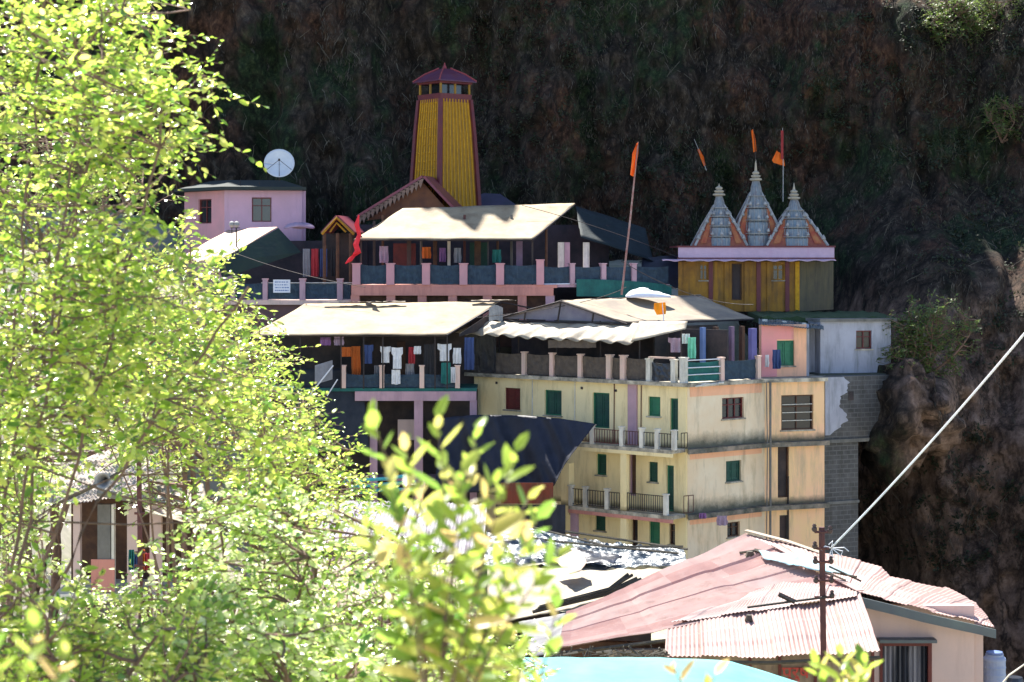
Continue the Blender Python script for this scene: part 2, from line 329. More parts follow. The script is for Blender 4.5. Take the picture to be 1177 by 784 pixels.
def rocky():
    m = bpy.data.materials.new('cliff_rock'); m.use_nodes = True; t = m.node_tree; N = t.nodes; L = t.links; b = N['Principled BSDF']
    b.inputs['Roughness'].default_value = .95; b.inputs['Specular IOR Level'].default_value = .15
    tc = N.new('ShaderNodeTexCoord')
    def nz(scale, stretch, det=9, ro=.65, rot=(0, 0, 0)):
        mp = N.new('ShaderNodeMapping'); mp.inputs['Scale'].default_value = stretch; mp.inputs['Rotation'].default_value = rot; L.new(tc.outputs['Object'], mp.inputs[0])
        n = N.new('ShaderNodeTexNoise'); n.inputs['Scale'].default_value = scale; n.inputs['Detail'].default_value = det; n.inputs['Roughness'].default_value = ro
        L.new(mp.outputs[0], n.inputs['Vector']); return n
    def ramp(n, pts):
        r = N.new('ShaderNodeValToRGB'); L.new(n.outputs[0], r.inputs[0]); e = r.color_ramp.elements
        e[0].position, e[0].color = pts[0][0], (*pts[0][1], 1); e[1].position, e[1].color = pts[-1][0], (*pts[-1][1], 1)
        for p, c in pts[1:-1]: k = e.new(p); k.color = (*c, 1)
        return r
    def mix(f, a, bb):
        x = N.new('ShaderNodeMix'); x.data_type = 'RGBA'; L.new(f, x.inputs['Factor']); L.new(a, x.inputs['A']); L.new(bb, x.inputs['B']); return x.outputs['Result']
    rock = ramp(nz(1.7, (1, 1, .5), 12, .78, rot=(0, R(14), 0)), [(.34, (.010, .009, .008)), (.47, (.028, .021, .016)), (.57, (.064, .048, .035)), (.72, (.18, .14, .105))])
    red = ramp(nz(3.2, (1, 1, .6), 12, .75), [(.36, (.018, .010, .008)), (.52, (.075, .038, .025)), (.70, (.19, .11, .06))])
    veg = ramp(nz(4.0, (1, 1, .8), 12, .8), [(.36, (.005, .009, .007)), (.52, (.022, .036, .016)), (.70, (.08, .11, .045))])
    soil = ramp(nz(1.3, (1, 1, .8), 12, .75), [(.32, (.03, .022, .018)), (.45, (.13, .085, .062)), (.57, (.25, .165, .122)), (.72, (.42, .31, .24))])
    f1 = ramp(nz(.14, (1, 1, 1.3), 8, .6), [(.50, (0, 0, 0)), (.60, (1, 1, 1))])
    f2 = ramp(nz(.17, (1.1, 1, .8), 8, .65), [(.50, (0, 0, 0)), (.58, (1, 1, 1))])
    c = mix(f1.outputs[0], rock.outputs[0], red.outputs[0]); c = mix(f2.outputs[0], c, veg.outputs[0])
    # thin light cracks and streaks
    wv = N.new('ShaderNodeTexVoronoi'); wv.feature = 'DISTANCE_TO_EDGE'; wv.inputs['Scale'].default_value = .55
    mpv = N.new('ShaderNodeMapping'); mpv.inputs['Scale'].default_value = (1, 1, .45); mpv.inputs['Rotation'].default_value = (0, R(20), 0); dn = nz(1.2, (1, 1, 1), 5); va = N.new('ShaderNodeVectorMath'); va.operation = 'ADD'; dn.inputs['Scale'].default_value = 2.6
    L.new(tc.outputs['Object'], va.inputs[0]); L.new(dn.outputs['Color'], va.inputs[1]); L.new(va.outputs[0], mpv.inputs[0]); L.new(mpv.outputs[0], wv.inputs[0])
    cr = N.new('ShaderNodeMapRange'); cr.inputs[1].default_value = .0; cr.inputs[2].default_value = .09; cr.inputs[3].default_value = .75; cr.inputs[4].default_value = 0; L.new(wv.outputs[0], cr.inputs[0])
    blk = N.new('ShaderNodeRGB'); blk.outputs[0].default_value = (.008, .007, .006, 1)
    # bare landslide soil at the lower right, colour raised to offset weak skylight
    ge = N.new('ShaderNodeNewGeometry'); sp = N.new('ShaderNodeSeparateXYZ'); L.new(ge.outputs['Position'], sp.inputs[0])
    def rng_(o, a, b2):
        r = N.new('ShaderNodeMapRange'); r.inputs[1].default_value = a; r.inputs[2].default_value = b2; L.new(o, r.inputs[0]); return r.outputs[0]
    mu = N.new('ShaderNodeMath'); mu.operation = 'MULTIPLY'; L.new(rng_(sp.outputs[0], 14.5, 17.5), mu.inputs[0]); L.new(rng_(sp.outputs[2], 5.0, -4.0), mu.inputs[1])
    nn = nz(.5, (1, 1, .5), 8, .65); ad = N.new('ShaderNodeMath'); ad.operation = 'ADD'; L.new(mu.outputs[0], ad.inputs[0]); L.new(nn.outputs[0], ad.inputs[1])
    c = mix(rng_(ad.outputs[0], 1.15, 1.4), c, soil.outputs[0])
    c = mix(cr.outputs[0], c, blk.outputs[0])
    L.new(c, b.inputs['Base Color'])
    n = nz(5.0, (1, 1, .7), 10, .75); bp = N.new('ShaderNodeBump'); bp.inputs['Strength'].default_value = 1.0; bp.inputs['Distance'].default_value = .16
    L.new(n.outputs[0], bp.inputs['Height']); L.new(bp.outputs[0], b.inputs['Normal'])
    return m
M_cliff = rocky()
cx = [-95, -80, -66, -54, -46, -40, -36] + [-33 + i * .2 for i in range(331)] + [36, 40, 46, 54, 66, 80, 95]
cz = [-32, -30] + [-28 + i * .3 for i in range(37)] + [-17 + i * .2 for i in range(163)] + [16.5 + 1.2 * i for i in range(12)]
rows = []
for z in cz:
    rows.append([(x, cliffY(x, z), z) for x in cx])
for k in (0.34, .67, 1.0):
    r = []
    for x in cx:
        z = 29.7 + (crest(x) - 29.7) * k; r.append((x, cliffY(x, z), z))
    rows.append(r)
rows.append([(x, 135, crest(x) + 2) for x in cx]); rows.append([(x, 180, crest(x) + 6) for x in cx])
g = MB(); g.grid(rows); co = g.build('cliff', M_cliff, smooth=True); tag(co, kind='structure')

b = MB(); c0 = P(1040, 474, 87.2); G = []
for j in range(33):
    row = []
    for i in range(49):
        t_ = 2 * math.pi * i / 48; ph = -math.pi / 2 + math.pi * j / 32
        d_ = Vector((math.cos(t_) * math.cos(ph), math.sin(t_) * math.cos(ph), math.sin(ph)))
        k_ = 1 + .45 * noise.fractal(d_ * 1.1 + Vector((3, 1, 7)), .8, 2.1, 5) + .12 * noise.noise(d_ * 5)
        row.append(c0 + Vector((d_.x * 2.1 * k_, d_.y * 3.2 * k_, d_.z * 2.3 * k_ - .25 * abs(d_.x))))
    G.append(row)
b.grid(G); tag(b.build('rock_outcrop', M_cliff, smooth=True), kind='structure')

# ------------------------------------------------------------ leaves
LT = np.array([(0, 0, 0), (.28, .36, .06), (.28, 0, -.05), (.28, -.36, .06), (.70, .30, .04), (.70, 0, -.07), (.70, -.30, .04), (1, 0, -.02)])
LF = [(0, 1, 2), (0, 2, 3), (1, 4, 5, 2), (2, 5, 6, 3), (4, 7, 5), (5, 7, 6)]
def leafmesh(name, pos, dirs, nrm, size, mat_, parent=None, wid=.62, label=None, cheap=False):
    pos = np.asarray(pos, float); n = len(pos); d = np.asarray(dirs, float); d /= np.linalg.norm(d, axis=1, keepdims=True) + 1e-9
    w_ = np.cross(np.asarray(nrm, float), d); w_ /= np.linalg.norm(w_, axis=1, keepdims=True) + 1e-9
    u = np.cross(d, w_); size = np.asarray(size, float).reshape(-1, 1, 1)
    T, F = LT, LF
    if cheap: T = np.array([(0, 0, 0), (.5, .45, .05), (1, 0, 0), (.5, -.45, .05)]); F = [(0, 1, 2, 3)]
    k = len(T)
    V = pos[:, None, :] + size * (T[None, :, 0:1] * d[:, None, :] + T[None, :, 1:2] * wid * w_[:, None, :] + T[None, :, 2:3] * u[:, None, :])
    off = np.zeros(3); p = parent
    while p is not None: off += np.array(p.location); p = p.parent
    if parent is None: off = np.array([V[:, :, 0].mean(), V[:, :, 1].mean(), V[:, :, 2].min()])
    V = V.reshape(-1, 3) - off
    idx = []; st = []; tot = []; s = 0
    for f in F: st.append(s); tot.append(len(f)); idx += f; s += len(f)
    I = (np.array(idx)[None, :] + (np.arange(n) * k)[:, None]).reshape(-1)
    ST = (np.array(st)[None, :] + (np.arange(n) * s)[:, None]).reshape(-1)
    me = bpy.data.meshes.new(name); me.vertices.add(n * k); me.vertices.foreach_set('co', V.reshape(-1))
    me.loops.add(n * s); me.loops.foreach_set('vertex_index', I)
    me.polygons.add(n * len(F)); me.polygons.foreach_set('loop_start', ST)
    me.update(calc_edges=True); me.validate()
    a = me.attributes.new('rnd', 'FLOAT', 'POINT'); a.data.foreach_set('value', np.repeat(np.clip(rng.normal(.5, .28, n), 0, 1), k))
    me.materials.append(mat_)
    o = bpy.data.objects.new(name, me); col.objects.link(o)
    if parent is None: o.location = off
    else: o.parent = parent
    if label: o['label'] = label
    return o

# scrub on the cliff: dark tufts and dry hanging stems
def scatter_cliff():
    ps, ds, ns, ss = [], [], [], []
    k = 0
    while k < 1500:
        X = random.uniform(-30, 32); Z = random.uniform(-15, 15.5)
        f = fb(X * .09 + 20, Z * .12, 5.5, 3)
        if f < random.uniform(-.05, .35): continue
        k += 1
        Y = cliffY(X, Z) - .15; rr = random.uniform(.25, .7)
        for i in range(26):
            q = Vector((random.gauss(0, 1), random.gauss(0, .5), random.gauss(0, .7))) * rr * .5
            ps.append((X + q.x, Y - abs(q.y), Z + q.z)); ds.append((random.gauss(0, 1), -.8 + random.gauss(0, .5), random.gauss(.2, .7))); ns.append((random.gauss(0, .6), -.5, 1)); ss.append(random.uniform(.12, .26))
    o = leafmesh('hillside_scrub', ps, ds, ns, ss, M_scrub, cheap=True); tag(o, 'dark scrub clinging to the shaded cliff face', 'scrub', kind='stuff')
    b = MB()
    for i in range(1500):
        X = random.uniform(-28, 31); Z = random.uniform(-13, 15)
        if fb(X * .12 + 50, Z * .1, 8.5, 3) < random.uniform(-.2, .3): continue
        Y = cliffY(X, Z) - .1; p = Vector((X, Y, Z)); pts = [p]; d = Vector((random.gauss(.1, .5), -.35, random.choice((-1, -1, 1)) * random.uniform(.4, 1)))
        for s in range(3):
            p = p + d.normalized() * random.uniform(.15, .5); d += Vector((random.gauss(0, .25), 0, -.12)); pts.append(p)
        b.tube(pts, [.014, .012, .009, .005], 3, cap=False)
    m = mat('dry_grey_stems', (.20, .18, .14), (.09, .08, .06), 1, bump=0)
    o = b.build('dry_stems', m); tag(o, 'dry grey stems and creepers hanging over the cliff', 'dry stems', kind='stuff')
scatter_cliff()
def dry_grass():
    ps, ds, ns, ss = [], [], [], []
    while len(ps) < 42000:
        X = random.uniform(-28, 30); Z = random.uniform(-14, 15.3)
        if fb(X * .16 + 70, Z * .16, 3.5, 3) + (.3 if X > 13 and Z > -6 else 0) < random.uniform(-.3, .3): continue
        Y = cliffY(X, Z) - .05; dx = .35 * noise.noise(Vector((X * .2, Z * .2, 4)))
        for i in range(7):
            ps.append((X + random.gauss(0, .16), Y - random.uniform(0, .12), Z + random.gauss(0, .16))); ds.append((dx + random.gauss(0, .28), -.45 + random.gauss(0, .2), random.choice((-1, -1, .7)))); ns.append((random.gauss(0, .5), -1, .3)); ss.append(random.uniform(.12, .38))
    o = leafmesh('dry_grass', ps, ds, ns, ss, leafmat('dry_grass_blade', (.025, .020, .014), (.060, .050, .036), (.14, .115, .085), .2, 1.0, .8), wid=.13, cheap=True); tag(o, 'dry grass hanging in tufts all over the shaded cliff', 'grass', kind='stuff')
dry_grass()

# ------------------------------------------------------------ facades with real openings
class Facade:
    def __init__(s, fr, z0, z1, th=.22, parent=None):
        s.fr, s.z0, s.z1, s.th, s.parent, s.holes = fr, z0, z1, th, parent, []
    def rect(s, x0, y0, x1, y1):
        a0, za = s.fr.hit(x0, (y0 + y1) / 2); a1, zb = s.fr.hit(x1, (y0 + y1) / 2); xm = (x0 + x1) / 2
        zt = s.fr.hit(xm, y0)[1]; zb = s.fr.hit(xm, y1)[1]
        return min(a0, a1), max(a0, a1), zb, zt
    def opening(s, px, kind, frame, leaf=None, name=None, label=None, mull=1, sill=True, bars=0):
        a0, a1, z0, z1 = s.rect(*px); s.holes.append((a0, a1, z0, z1)); fr = s.fr
        name = name or ('door' if 'door' in kind else 'window')
        b = MB(); fw = .055; e = .003
        for (p, q, r_, t_) in ((a0 + e, a0 + fw, z0 + e, z1 - e), (a1 - fw, a1 - e, z0 + e, z1 - e), (a0 + fw, a1 - fw, z1 - fw, z1 - e), (a0 + fw, a1 - fw, z0 + e, z0 + fw)):
            b.box(fr, p, q, -.19, -.09, r_, t_)
        A0, A1, Z0, Z1 = a0 + fw, a1 - fw, z0 + fw, z1 - fw
        if kind == 'glass':
            for i in range(1, mull + 1):
                c = A0 + (A1 - A0) * i / (mull + 1); b.box(fr, c - .025, c + .025, -.18, -.10, Z0, Z1)
            c = Z0 + (Z1 - Z0) * .68; b.box(fr, A0, A1, -.175, -.105, c - .02, c + .02)
        o = b.build(name, frame, s.parent, label=label)
        p = MB()
        if kind == 'glass':
            p.box(fr, A0, A1, -.165, -.15, Z0, Z1); p.build('pane', M_glass, o)
            if bars:
                q = MB()
                for i in range(1, bars + 1):
                    c = Z0 + (Z1 - Z0) * i / (bars + 1); q.box(fr, A0, A1, -.035, -.015, c - .015, c + .015)
                q.build('window_bars', M_postw, o)
        elif kind in ('shutter', 'door'):
            n = 2 if (A1 - A0) > .55 else 1
            for i in range(n):
                p = MB(); c0 = A0 + (A1 - A0) * i / n + .01; c1 = A0 + (A1 - A0) * (i + 1) / n - .01
                p.box(fr, c0, c1, -.17, -.145, Z0 + .01, Z1 - .01)
                st = .06
                for (x0, x1, y0, y1) in ((c0, c0 + st, Z0 + .01, Z1 - .01), (c1 - st, c1, Z0 + .01, Z1 - .01), (c0 + st, c1 - st, Z1 - .08, Z1 - .01), (c0 + st, c1 - st, Z0 + .01, Z0 + .09)):
                    p.box(fr, x0, x1, -.145, -.12, y0, y1)
                k = 3 if kind == 'door' else 1
                for j in range(1, k + 1):
                    zz = Z0 + (Z1 - Z0) * j / (k + 1); p.box(fr, c0 + st, c1 - st, -.145, -.122, zz - .03, zz + .03)
                p.build('shutter' if kind == 'shutter' else 'door_leaf', leaf or frame, o)
        elif kind == 'dark':
            p.box(fr, A0, A1, -.18, -.16, Z0, Z1); p.build('door_leaf' if name == 'door' else 'pane', leaf or M_dark, o)
        if sill and 'door' not in name:
            q = MB(); q.box(fr, a0 - .06, a1 + .06, -.02, .07, z0 - .06, z0 - .003); q.build('sill', M_slab, o)
        return o
    def wall(s, m, name='wall', label=None, zones=None):
        A = sorted({0.0, s.fr.L, *[max(0, min(s.fr.L, h[i])) for h in s.holes for i in (0, 1)]})
        Z = sorted({s.z0, s.z1, *[max(s.z0, min(s.z1, h[i])) for h in s.holes for i in (2, 3)]})
        b = MB(); fr = s.fr; t = -s.th
        for i in range(len(A) - 1):
            for j in range(len(Z) - 1):
                ac, zc = (A[i] + A[i + 1]) / 2, (Z[j] + Z[j + 1]) / 2
                if any(h[0] < ac < h[1] and h[2] < zc < h[3] for h in s.holes): continue
                for d in (0, t):
                    b.add([fr.w(A[i], d, Z[j]), fr.w(A[i + 1], d, Z[j]), fr.w(A[i + 1], d, Z[j + 1]), fr.w(A[i], d, Z[j + 1])], [(0, 1, 2, 3)])
        for (a0, a1, z0, z1) in [(0, fr.L, s.z0, s.z1)] + [(max(0, h[0]), min(fr.L, h[1]), max(s.z0, h[2]), min(s.z1, h[3])) for h in s.holes]:
            for (p, q) in (((a0, z0), (a1, z0)), ((a1, z0), (a1, z1)), ((a1, z1), (a0, z1)), ((a0, z1), (a0, z0))):
                b.add([fr.w(p[0], 0, p[1]), fr.w(q[0], 0, q[1]), fr.w(q[0], t, q[1]), fr.w(p[0], t, p[1])], [(0, 1, 2, 3)])
        return b.build(name, m, s.parent, label=label)

def posts(parent, fr, pxs, d, z0, h, wd, m, name='railing_post', cap=True):
    for px in pxs:
        a = fr.a(px, d); b = MB(); b.box(fr, a - wd / 2, a + wd / 2, d - wd / 2, d + wd / 2, z0, z0 + h)
        if cap: b.box(fr, a - wd / 2 - .03, a + wd / 2 + .03, d - wd / 2 - .03, d + wd / 2 + .03, z0 + h + .001, z0 + h + .05)
        b.build(name, m, parent)
def panel(parent, fr, x0, x1, d, z0, z1, m, name='railing_net', sag=.05, seed=0):
    a0, a1 = sorted((fr.a(x0, d), fr.a(x1, d)))
    G = [[fr.w(a0 + (a1 - a0) * i / 14, d + .05 * noise.noise(Vector((i * .5, j * .7, seed + x0 * .1))), z0 + (z1 - z0) * j / 6 - sag * math.sin(math.pi * i / 14) * (j / 6) + .02 * noise.noise(Vector((i, 3, x0)))) for i in range(15)] for j in range(7)]
    b = MB(); b.grid(G, .012); return b.build(name, m, parent)
def iron(parent, fr, x0, x1, d, z0, z1, m=None, gap=.13, name='balustrade'):
    a0, a1 = sorted((fr.a(x0, d), fr.a(x1, d))); b = MB()
    b.box(fr, a0, a1, d - .02, d + .02, z1 - .03, z1); b.box(fr, a0, a1, d - .015, d + .015, z0 + .08, z0 + .105)
    n = max(2, int((a1 - a0) / gap))
    for i in range(n + 1):
        c = a0 + (a1 - a0) * i / n; b.box(fr, c - .011, c + .011, d - .01, d + .01, z0 + .106, z1 - .031)
    return b.build(name, m or M_iron, parent)
def cloth_sheet(corners, nu=24, nv=10, sag=.1, wr=.05, ws=.6, th=.012, seed=0.0, wave=0, scallop=0.0):
    """corners: back-left, back-right, front-right, front-left (world points)"""
    BL, BR, FR_, FL = [Vector(c) for c in corners]; G = []
    N = (BR - BL).cross(FL - BL).normalized()
    if N.z < 0: N = -N
    for j in range(nv + 1):
        v = j / nv; row = []
        for i in range(nu + 1):
            u = i / nu
            p = (BL * (1 - u) + BR * u) * (1 - v) + (FL * (1 - u) + FR_ * u) * v
            q = p * ws + Vector((seed, seed * 2, 0))
            k = noise.noise(q) * 1.0 + noise.noise(q * 2.7) * .5 + .25 * noise.noise(q * 6)
            p = p + N * (wr * k) - Vector((0, 0, sag * math.sin(math.pi * v) * (.6 + .4 * math.sin(math.pi * u))))
            if wave: p = p + N * (.05 * math.sin(u * wave * 2 * math.pi)) * (.3 + .7 * v)
            if scallop: p = p - Vector((0, 0, scallop * abs(math.sin(u * wave * math.pi)) * (v ** 4)))
            row.append(p)
        G.append(row)
    b = MB(); b.grid(G, th); return b
def crinkle(top, bot, nu=80, nv=30, amp=.12, th=.01, seed=1.0, stretch=(1, 1, 1), sc=1.3):
    """loft between two polylines of (px,py,Y)"""
    def along(pl, u):
        pts = [P(*p) for p in pl]; L = [0]
        for a, b_ in zip(pts, pts[1:]): L.append(L[-1] + (b_ - a).length)
        t = u * L[-1]
        for i in range(len(pts) - 1):
            if t <= L[i + 1] + 1e-9: return pts[i].lerp(pts[i + 1], (t - L[i]) / max(1e-9, L[i + 1] - L[i]))
        return pts[-1]
    G = []
    for j in range(nv + 1):
        row = []
        for i in range(nu + 1):
            p = along(top, i / nu).lerp(along(bot, i / nu), j / nv)
            q = Vector((p.x * stretch[0], p.y * stretch[1], p.z * stretch[2])) * sc + Vector((seed, 0, seed))
            k = (1 - 2 * abs(noise.noise(q))) * .5 + (1 - 2 * abs(noise.noise(q * 2.3))) * .3 + noise.noise(q * 5) * .15
            row.append(p + Vector((0, 0, amp * k)))
        G.append(row)
    b = MB(); b.grid(G, th); return b
def corr(top, bot, pitch=.08, amp=.012, nv=10, th=.006, along_u=True, seed=0, dent=.03):
    """corrugated sheet lofted between two polylines; ridges run from top to bottom"""
    tp = [P(*p) for p in top]; bt = [P(*p) for p in bot]
    def al(pts, u):
        L = [0]
        for a, b_ in zip(pts, pts[1:]): L.append(L[-1] + (b_ - a).length)
        t = u * L[-1]
        for i in range(len(pts) - 1):
            if t <= L[i + 1] + 1e-9: return pts[i].lerp(pts[i + 1], (t - L[i]) / max(1e-9, L[i + 1] - L[i]))
        return pts[-1]
    W = sum((b_ - a).length for a, b_ in zip(bt, bt[1:])); W = max(W, sum((b_ - a).length for a, b_ in zip(tp, tp[1:])))
    nu = int(W / pitch * 4); G = []
    for j in range(nv + 1):
        row = []
        for i in range(nu + 1):
            p = al(tp, i / nu).lerp(al(bt, i / nu), j / nv)
            sheet = int(i / nu * W / .8)
            h = amp * math.sin(i * math.pi / 2) + dent * noise.noise(p * .5 + Vector((seed, 0, 0))) + .03 * (sheet % 2) + .4 * dent * noise.noise(p * 1.7)
            lap = 0.03 * (int(j / nv * 3) % 2)
            row.append(p + Vector((0, 0, h + lap)))
        G.append(row)
    b = MB(); b.grid(G, th); b.shape = (nu, nv, W); return b
def vary_sheets(o, b, wd=.8, rows=3, n=3):
    nu, nv, W = b.shape; k = nu * nv; tbl = {}
    for i, pl in enumerate(o.data.polygons):
        if i >= k: break
        key = (int((i % nu) / nu * W / wd), int((i // nu) / nv * rows))
        if key not in tbl: tbl[key] = random.randrange(n)
        pl.material_index = tbl[key]

# ------------------------------------------------------------ yellow hotel building
C = (7.196, 80.0); Lp = (-1.70, 87.5); C2 = (10.75, 82.9); C3 = (13.45, 83.9)
F1, F2, F3 = Fr(C, Lp), Fr(C, C2), Fr(C2, C3)
ZT, ZM, ZL, ZB = -5.0, -7.70, -10.38, -15.0
hotel = thing('apartment_building', 'cream and peach four-storey building with green shutters, stained balconies and a tented roof terrace', 'building', (6, 86, ZB))
f = Facade(F1, ZB, ZT - .16, parent=hotel)
f.opening((580, 446, 598, 471), 'shutter', M_maroon, label='maroon shuttered window')
f.opening((626, 448.5, 645.5, 477.5), 'shutter', M_green, M_greend)
f.opening((681, 451.5, 700.5, 492), 'door', M_green, M_greend)
f.opening((745, 456, 759, 478.5), 'shutter', M_green)
f.opening((770, 458, 783, 506), 'door', M_green, M_greend)
f.opening((685.5, 522, 697, 546), 'shutter', M_green, M_greend)
f.opening((723, 516, 731, 570), 'dark', M_lilac, M_brownw, name='door')
f.opening((745.5, 531, 756, 554), 'shutter', M_greend)
f.opening((766, 535, 774.5, 588), 'door', M_green, M_greend)
f.opening((684, 588, 696, 610), 'shutter', M_greend)
f.opening((726, 594, 733, 640), 'dark', M_brownw, name='door')
f.opening((746, 599, 758.5, 645), 'door', M_green, label='bright green ground floor door')
f.opening((769, 602, 776, 626), 'glass', M_brownw, mull=0)
f.wall(M_cream)
f = Facade(F2, ZB, ZT - .16, parent=hotel)
f.opening((830, 457, 855, 481), 'glass', M_maroon, mull=2)
f.opening((834.5, 529.5, 852, 553.5), 'shutter', M_greend, M_greend)
f.opening((836, 600, 850.5, 617), 'glass', M_brownw, mull=1)
f.wall(M_cream_dirty)
f = Facade(F3, ZB, ZT - .16, parent=hotel)
f.opening((898, 454, 935, 494), 'glass', M_brownw, mull=1, bars=3)
f.opening((894, 509, 907, 572), 'dark', M_brownw, name='door', label='tall dark stair opening')
f.opening((896, 592, 907, 622), 'dark', M_cement, name='door')
f.wall(M_peach)
# corner strip, peach bands, pilasters
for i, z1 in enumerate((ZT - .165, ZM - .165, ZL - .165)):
    b = MB(); b.box(F2, .15, F2.L - .2, .004, .018, z1 - (.42 if i == 0 else .3), z1 - .002); b.build('peach_band', M_hutpeach, hotel)  # peach strip set on the wall just below each slab
b = MB(); b.box(F1, F1.a(733), F1.a(723), .003, .10, ZM, ZT - .17); b.build('pilaster', M_lilac, hotel)
for (x0, x1, z0, z1, m, d0, d1) in ((713, 720, ZB, ZM - .17, M_cream, .80, .98), (655.5, 662, ZB, ZL - .17, M_lilac, .78, .98), (645, 654, ZL - .4, ZM - .9, M_cream, .6, .95)):
    b = MB(); p, q = sorted((F1.a(x0, d1), F1.a(x1, d1))); b.box(F1, p, q, d0, d1, z0, z1); b.build('column', m, hotel)
b = MB(); b.box(F1, .02, .42, .004, .06, ZB, ZT - .17); b.build('pilaster', M_cream, hotel)
# roof slab and ledges
off1 = F1.off(.32, .32); off2 = F2.off(.32)
def isect(f1, f2):
    k = f1.u.x * f2.u.y - f1.u.y * f2.u.x; d = f2.A - f1.A; t = (d.x * f2.u.y - d.y * f2.u.x) / k; return f1.A + f1.u * t
pc = isect(off1, off2); p2 = isect(F2.off(.32), F3.off(.32)); pe = F3.off(.32).B; pl = off1.B
b = MB(); b.prism([pc, p2, pe, (14.2, 92), (0.5, 95), pl], ZT - .16, ZT); b.build('roof_slab', M_slab, hotel)
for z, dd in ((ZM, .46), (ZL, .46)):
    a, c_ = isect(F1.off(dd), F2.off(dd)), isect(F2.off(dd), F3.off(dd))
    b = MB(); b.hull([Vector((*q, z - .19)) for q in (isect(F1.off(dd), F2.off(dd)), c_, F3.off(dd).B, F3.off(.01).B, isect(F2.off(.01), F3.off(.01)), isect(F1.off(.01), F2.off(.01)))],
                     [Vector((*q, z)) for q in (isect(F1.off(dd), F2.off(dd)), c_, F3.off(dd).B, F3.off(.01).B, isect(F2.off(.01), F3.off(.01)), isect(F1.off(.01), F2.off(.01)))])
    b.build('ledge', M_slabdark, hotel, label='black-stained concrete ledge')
# back and side walls
b = MB(); bw = Fr((13.45, 84.2), (14.0, 91.8)); b.prism([(13.3, 84.2), (13.45, 84.2), (14.1, 91.8), (13.9, 91.8)], ZB, ZT - .17); b.prism([(-1.6, 87.7), (-1.4, 87.6), (.9, 94.6), (.6, 94.8)], ZB, ZT - .17)
b.prism([(.7, 94.6), (.9, 94.4), (14.0, 91.5), (14.0, 91.75)], ZB, ZT - .17); b.build('back_wall', M_cement, hotel)
# mid and lower balconies
bd = .98
for (xl, z, rail) in ((664, ZM, 0), (654, ZL, 1)):
    a1 = F1.a(xl, bd)
    b = MB(); b.box(F1, .05, a1, .005, bd + .05, z - .15, z); b.build('balcony_slab', M_slab, hotel)
    b = MB(); b.box(F1, .05, a1, bd - .06, bd + .052, z - .30, z - .152); b.build('balcony_beam', M_cream if not rail else M_salmon, hotel)
posts(hotel, F1, (665.5, 681, 715, 738, 755.6, 775), bd - .05, ZM + .001, .78, .17, M_postw)
iron(hotel, F1, 667, 680, bd - .05, ZM, ZM + .66, M_maroon); iron(hotel, F1, 683, 713, bd - .05, ZM, ZM + .66, M_maroon); iron(hotel, F1, 717, 736.5, bd - .05, ZM, ZM + .66, M_rust); iron(hotel, F1, 740, 754, bd - .05, ZM, ZM + .66); iron(hotel, F1, 757.5, 773.5, bd - .05, ZM, ZM + .66)
posts(hotel, F1, (656.5, 673, 698, 765.5), bd - .05, ZL + .001, .82, .17, M_postw)
iron(hotel, F1, 658, 671.5, bd - .05, ZL, ZL + .74, M_iron); iron(hotel, F1, 675, 696.5, bd - .05, ZL, ZL + .74); iron(hotel, F1, 700, 712, bd - .05, ZL, ZL + .74); iron(hotel, F1, 721, 763.5, bd - .05, ZL, ZL + .78, gap=.11)
iron(hotel, F2, 786, 797, .25, ZL, ZL + .8, M_rust, gap=.2); iron(hotel, F2, 783, 790, .3, ZM, ZM + .7)
# terrace railing on the roof
posts(hotel, F1, (603, 635, 667.5), .12, ZT + .001, .98, .20, M_postp); posts(hotel, F1, (701, 717), .12, ZT + .001, 1.0, .24, M_postp)
posts(hotel, F1, (746.5, 775), .12, ZT + .001, .9, .22, M_postw); posts(hotel, F1, (786,), .14, ZT + .001, 1.0, .26, M_postw)
posts(hotel, F2, (829, 871), .12, ZT + .001, .95, .2, M_postp)
for i, (x0, x1) in enumerate(((568, 602), (605, 634), (637, 666), (669, 699), (703, 715.5), (719, 745), (748, 773.5))):
    panel(hotel, F1, x0, x1, .10, ZT + .04, ZT + (.95 if i < 6 else .8), M_brnet if i < 6 else M_black, seed=i)
for (x0, x1) in ((791, 827), (831, 870)): panel(hotel, F2, x0, x1, .08, ZT + .04, ZT + .86, M_tgreen if x0 < 800 else M_bnet, name='railing_net')
b = MB(); a0, a1 = sorted((F2.a(790, .14), F2.a(828, .14)))
for z in (.93, .62, .33): b.tube([F2.w(a0, .17, ZT + z), F2.w(a1, .17, ZT + z)], .022, 5)
b.build('railing_pipe', M_white, hotel)
b = MB(); a0, a1 = F1.a(775, .14), F1.a(746, .14); b.box(F1, min(a0, a1), max(a0, a1), .06, .2, ZT + .96, ZT + 1.03); b.build('railing_pipe', M_postp, hotel)
# black side net at the terrace's left end + scaffold poles
panel(hotel, F1, 535, 570, .12, ZT + .04, ZT + 1.9, M_black, name='side_net')
for px in (541, 567, 596, 640, 690, 735, 783): b = MB(); a = F1.a(px, -.2); b.tube([F1.w(a, -.2, ZT), F1.w(a, -.2, ZT + 2.45)], .035, 6); b.build('tent_pole', M_iron, hotel)
b = MB(); a = F2.a(866, -.3)
b.box(F2, F2.a(863, 0), F2.a(869, 0), -.15, .05, ZT + .005, ZT + 2.15); b.build('tent_post', mat('violet_post', (.13, .12, .30), (.10, .09, .22), 2), hotel, label='violet-blue corner post of the tent')
for px, m in ((808, M_bluebar), (841, mat('dim_mauve', (.22, .14, .20), (.15, .10, .14), 2)), (823, M_brownw), (853, M_brownw)):
    a = F2.a(px, -1.2); b = MB(); b.box(F2, a - .09, a + .09, -1.3, -1.12, ZT + .003, ZT + 2.2); b.build('tent_post', m, hotel)
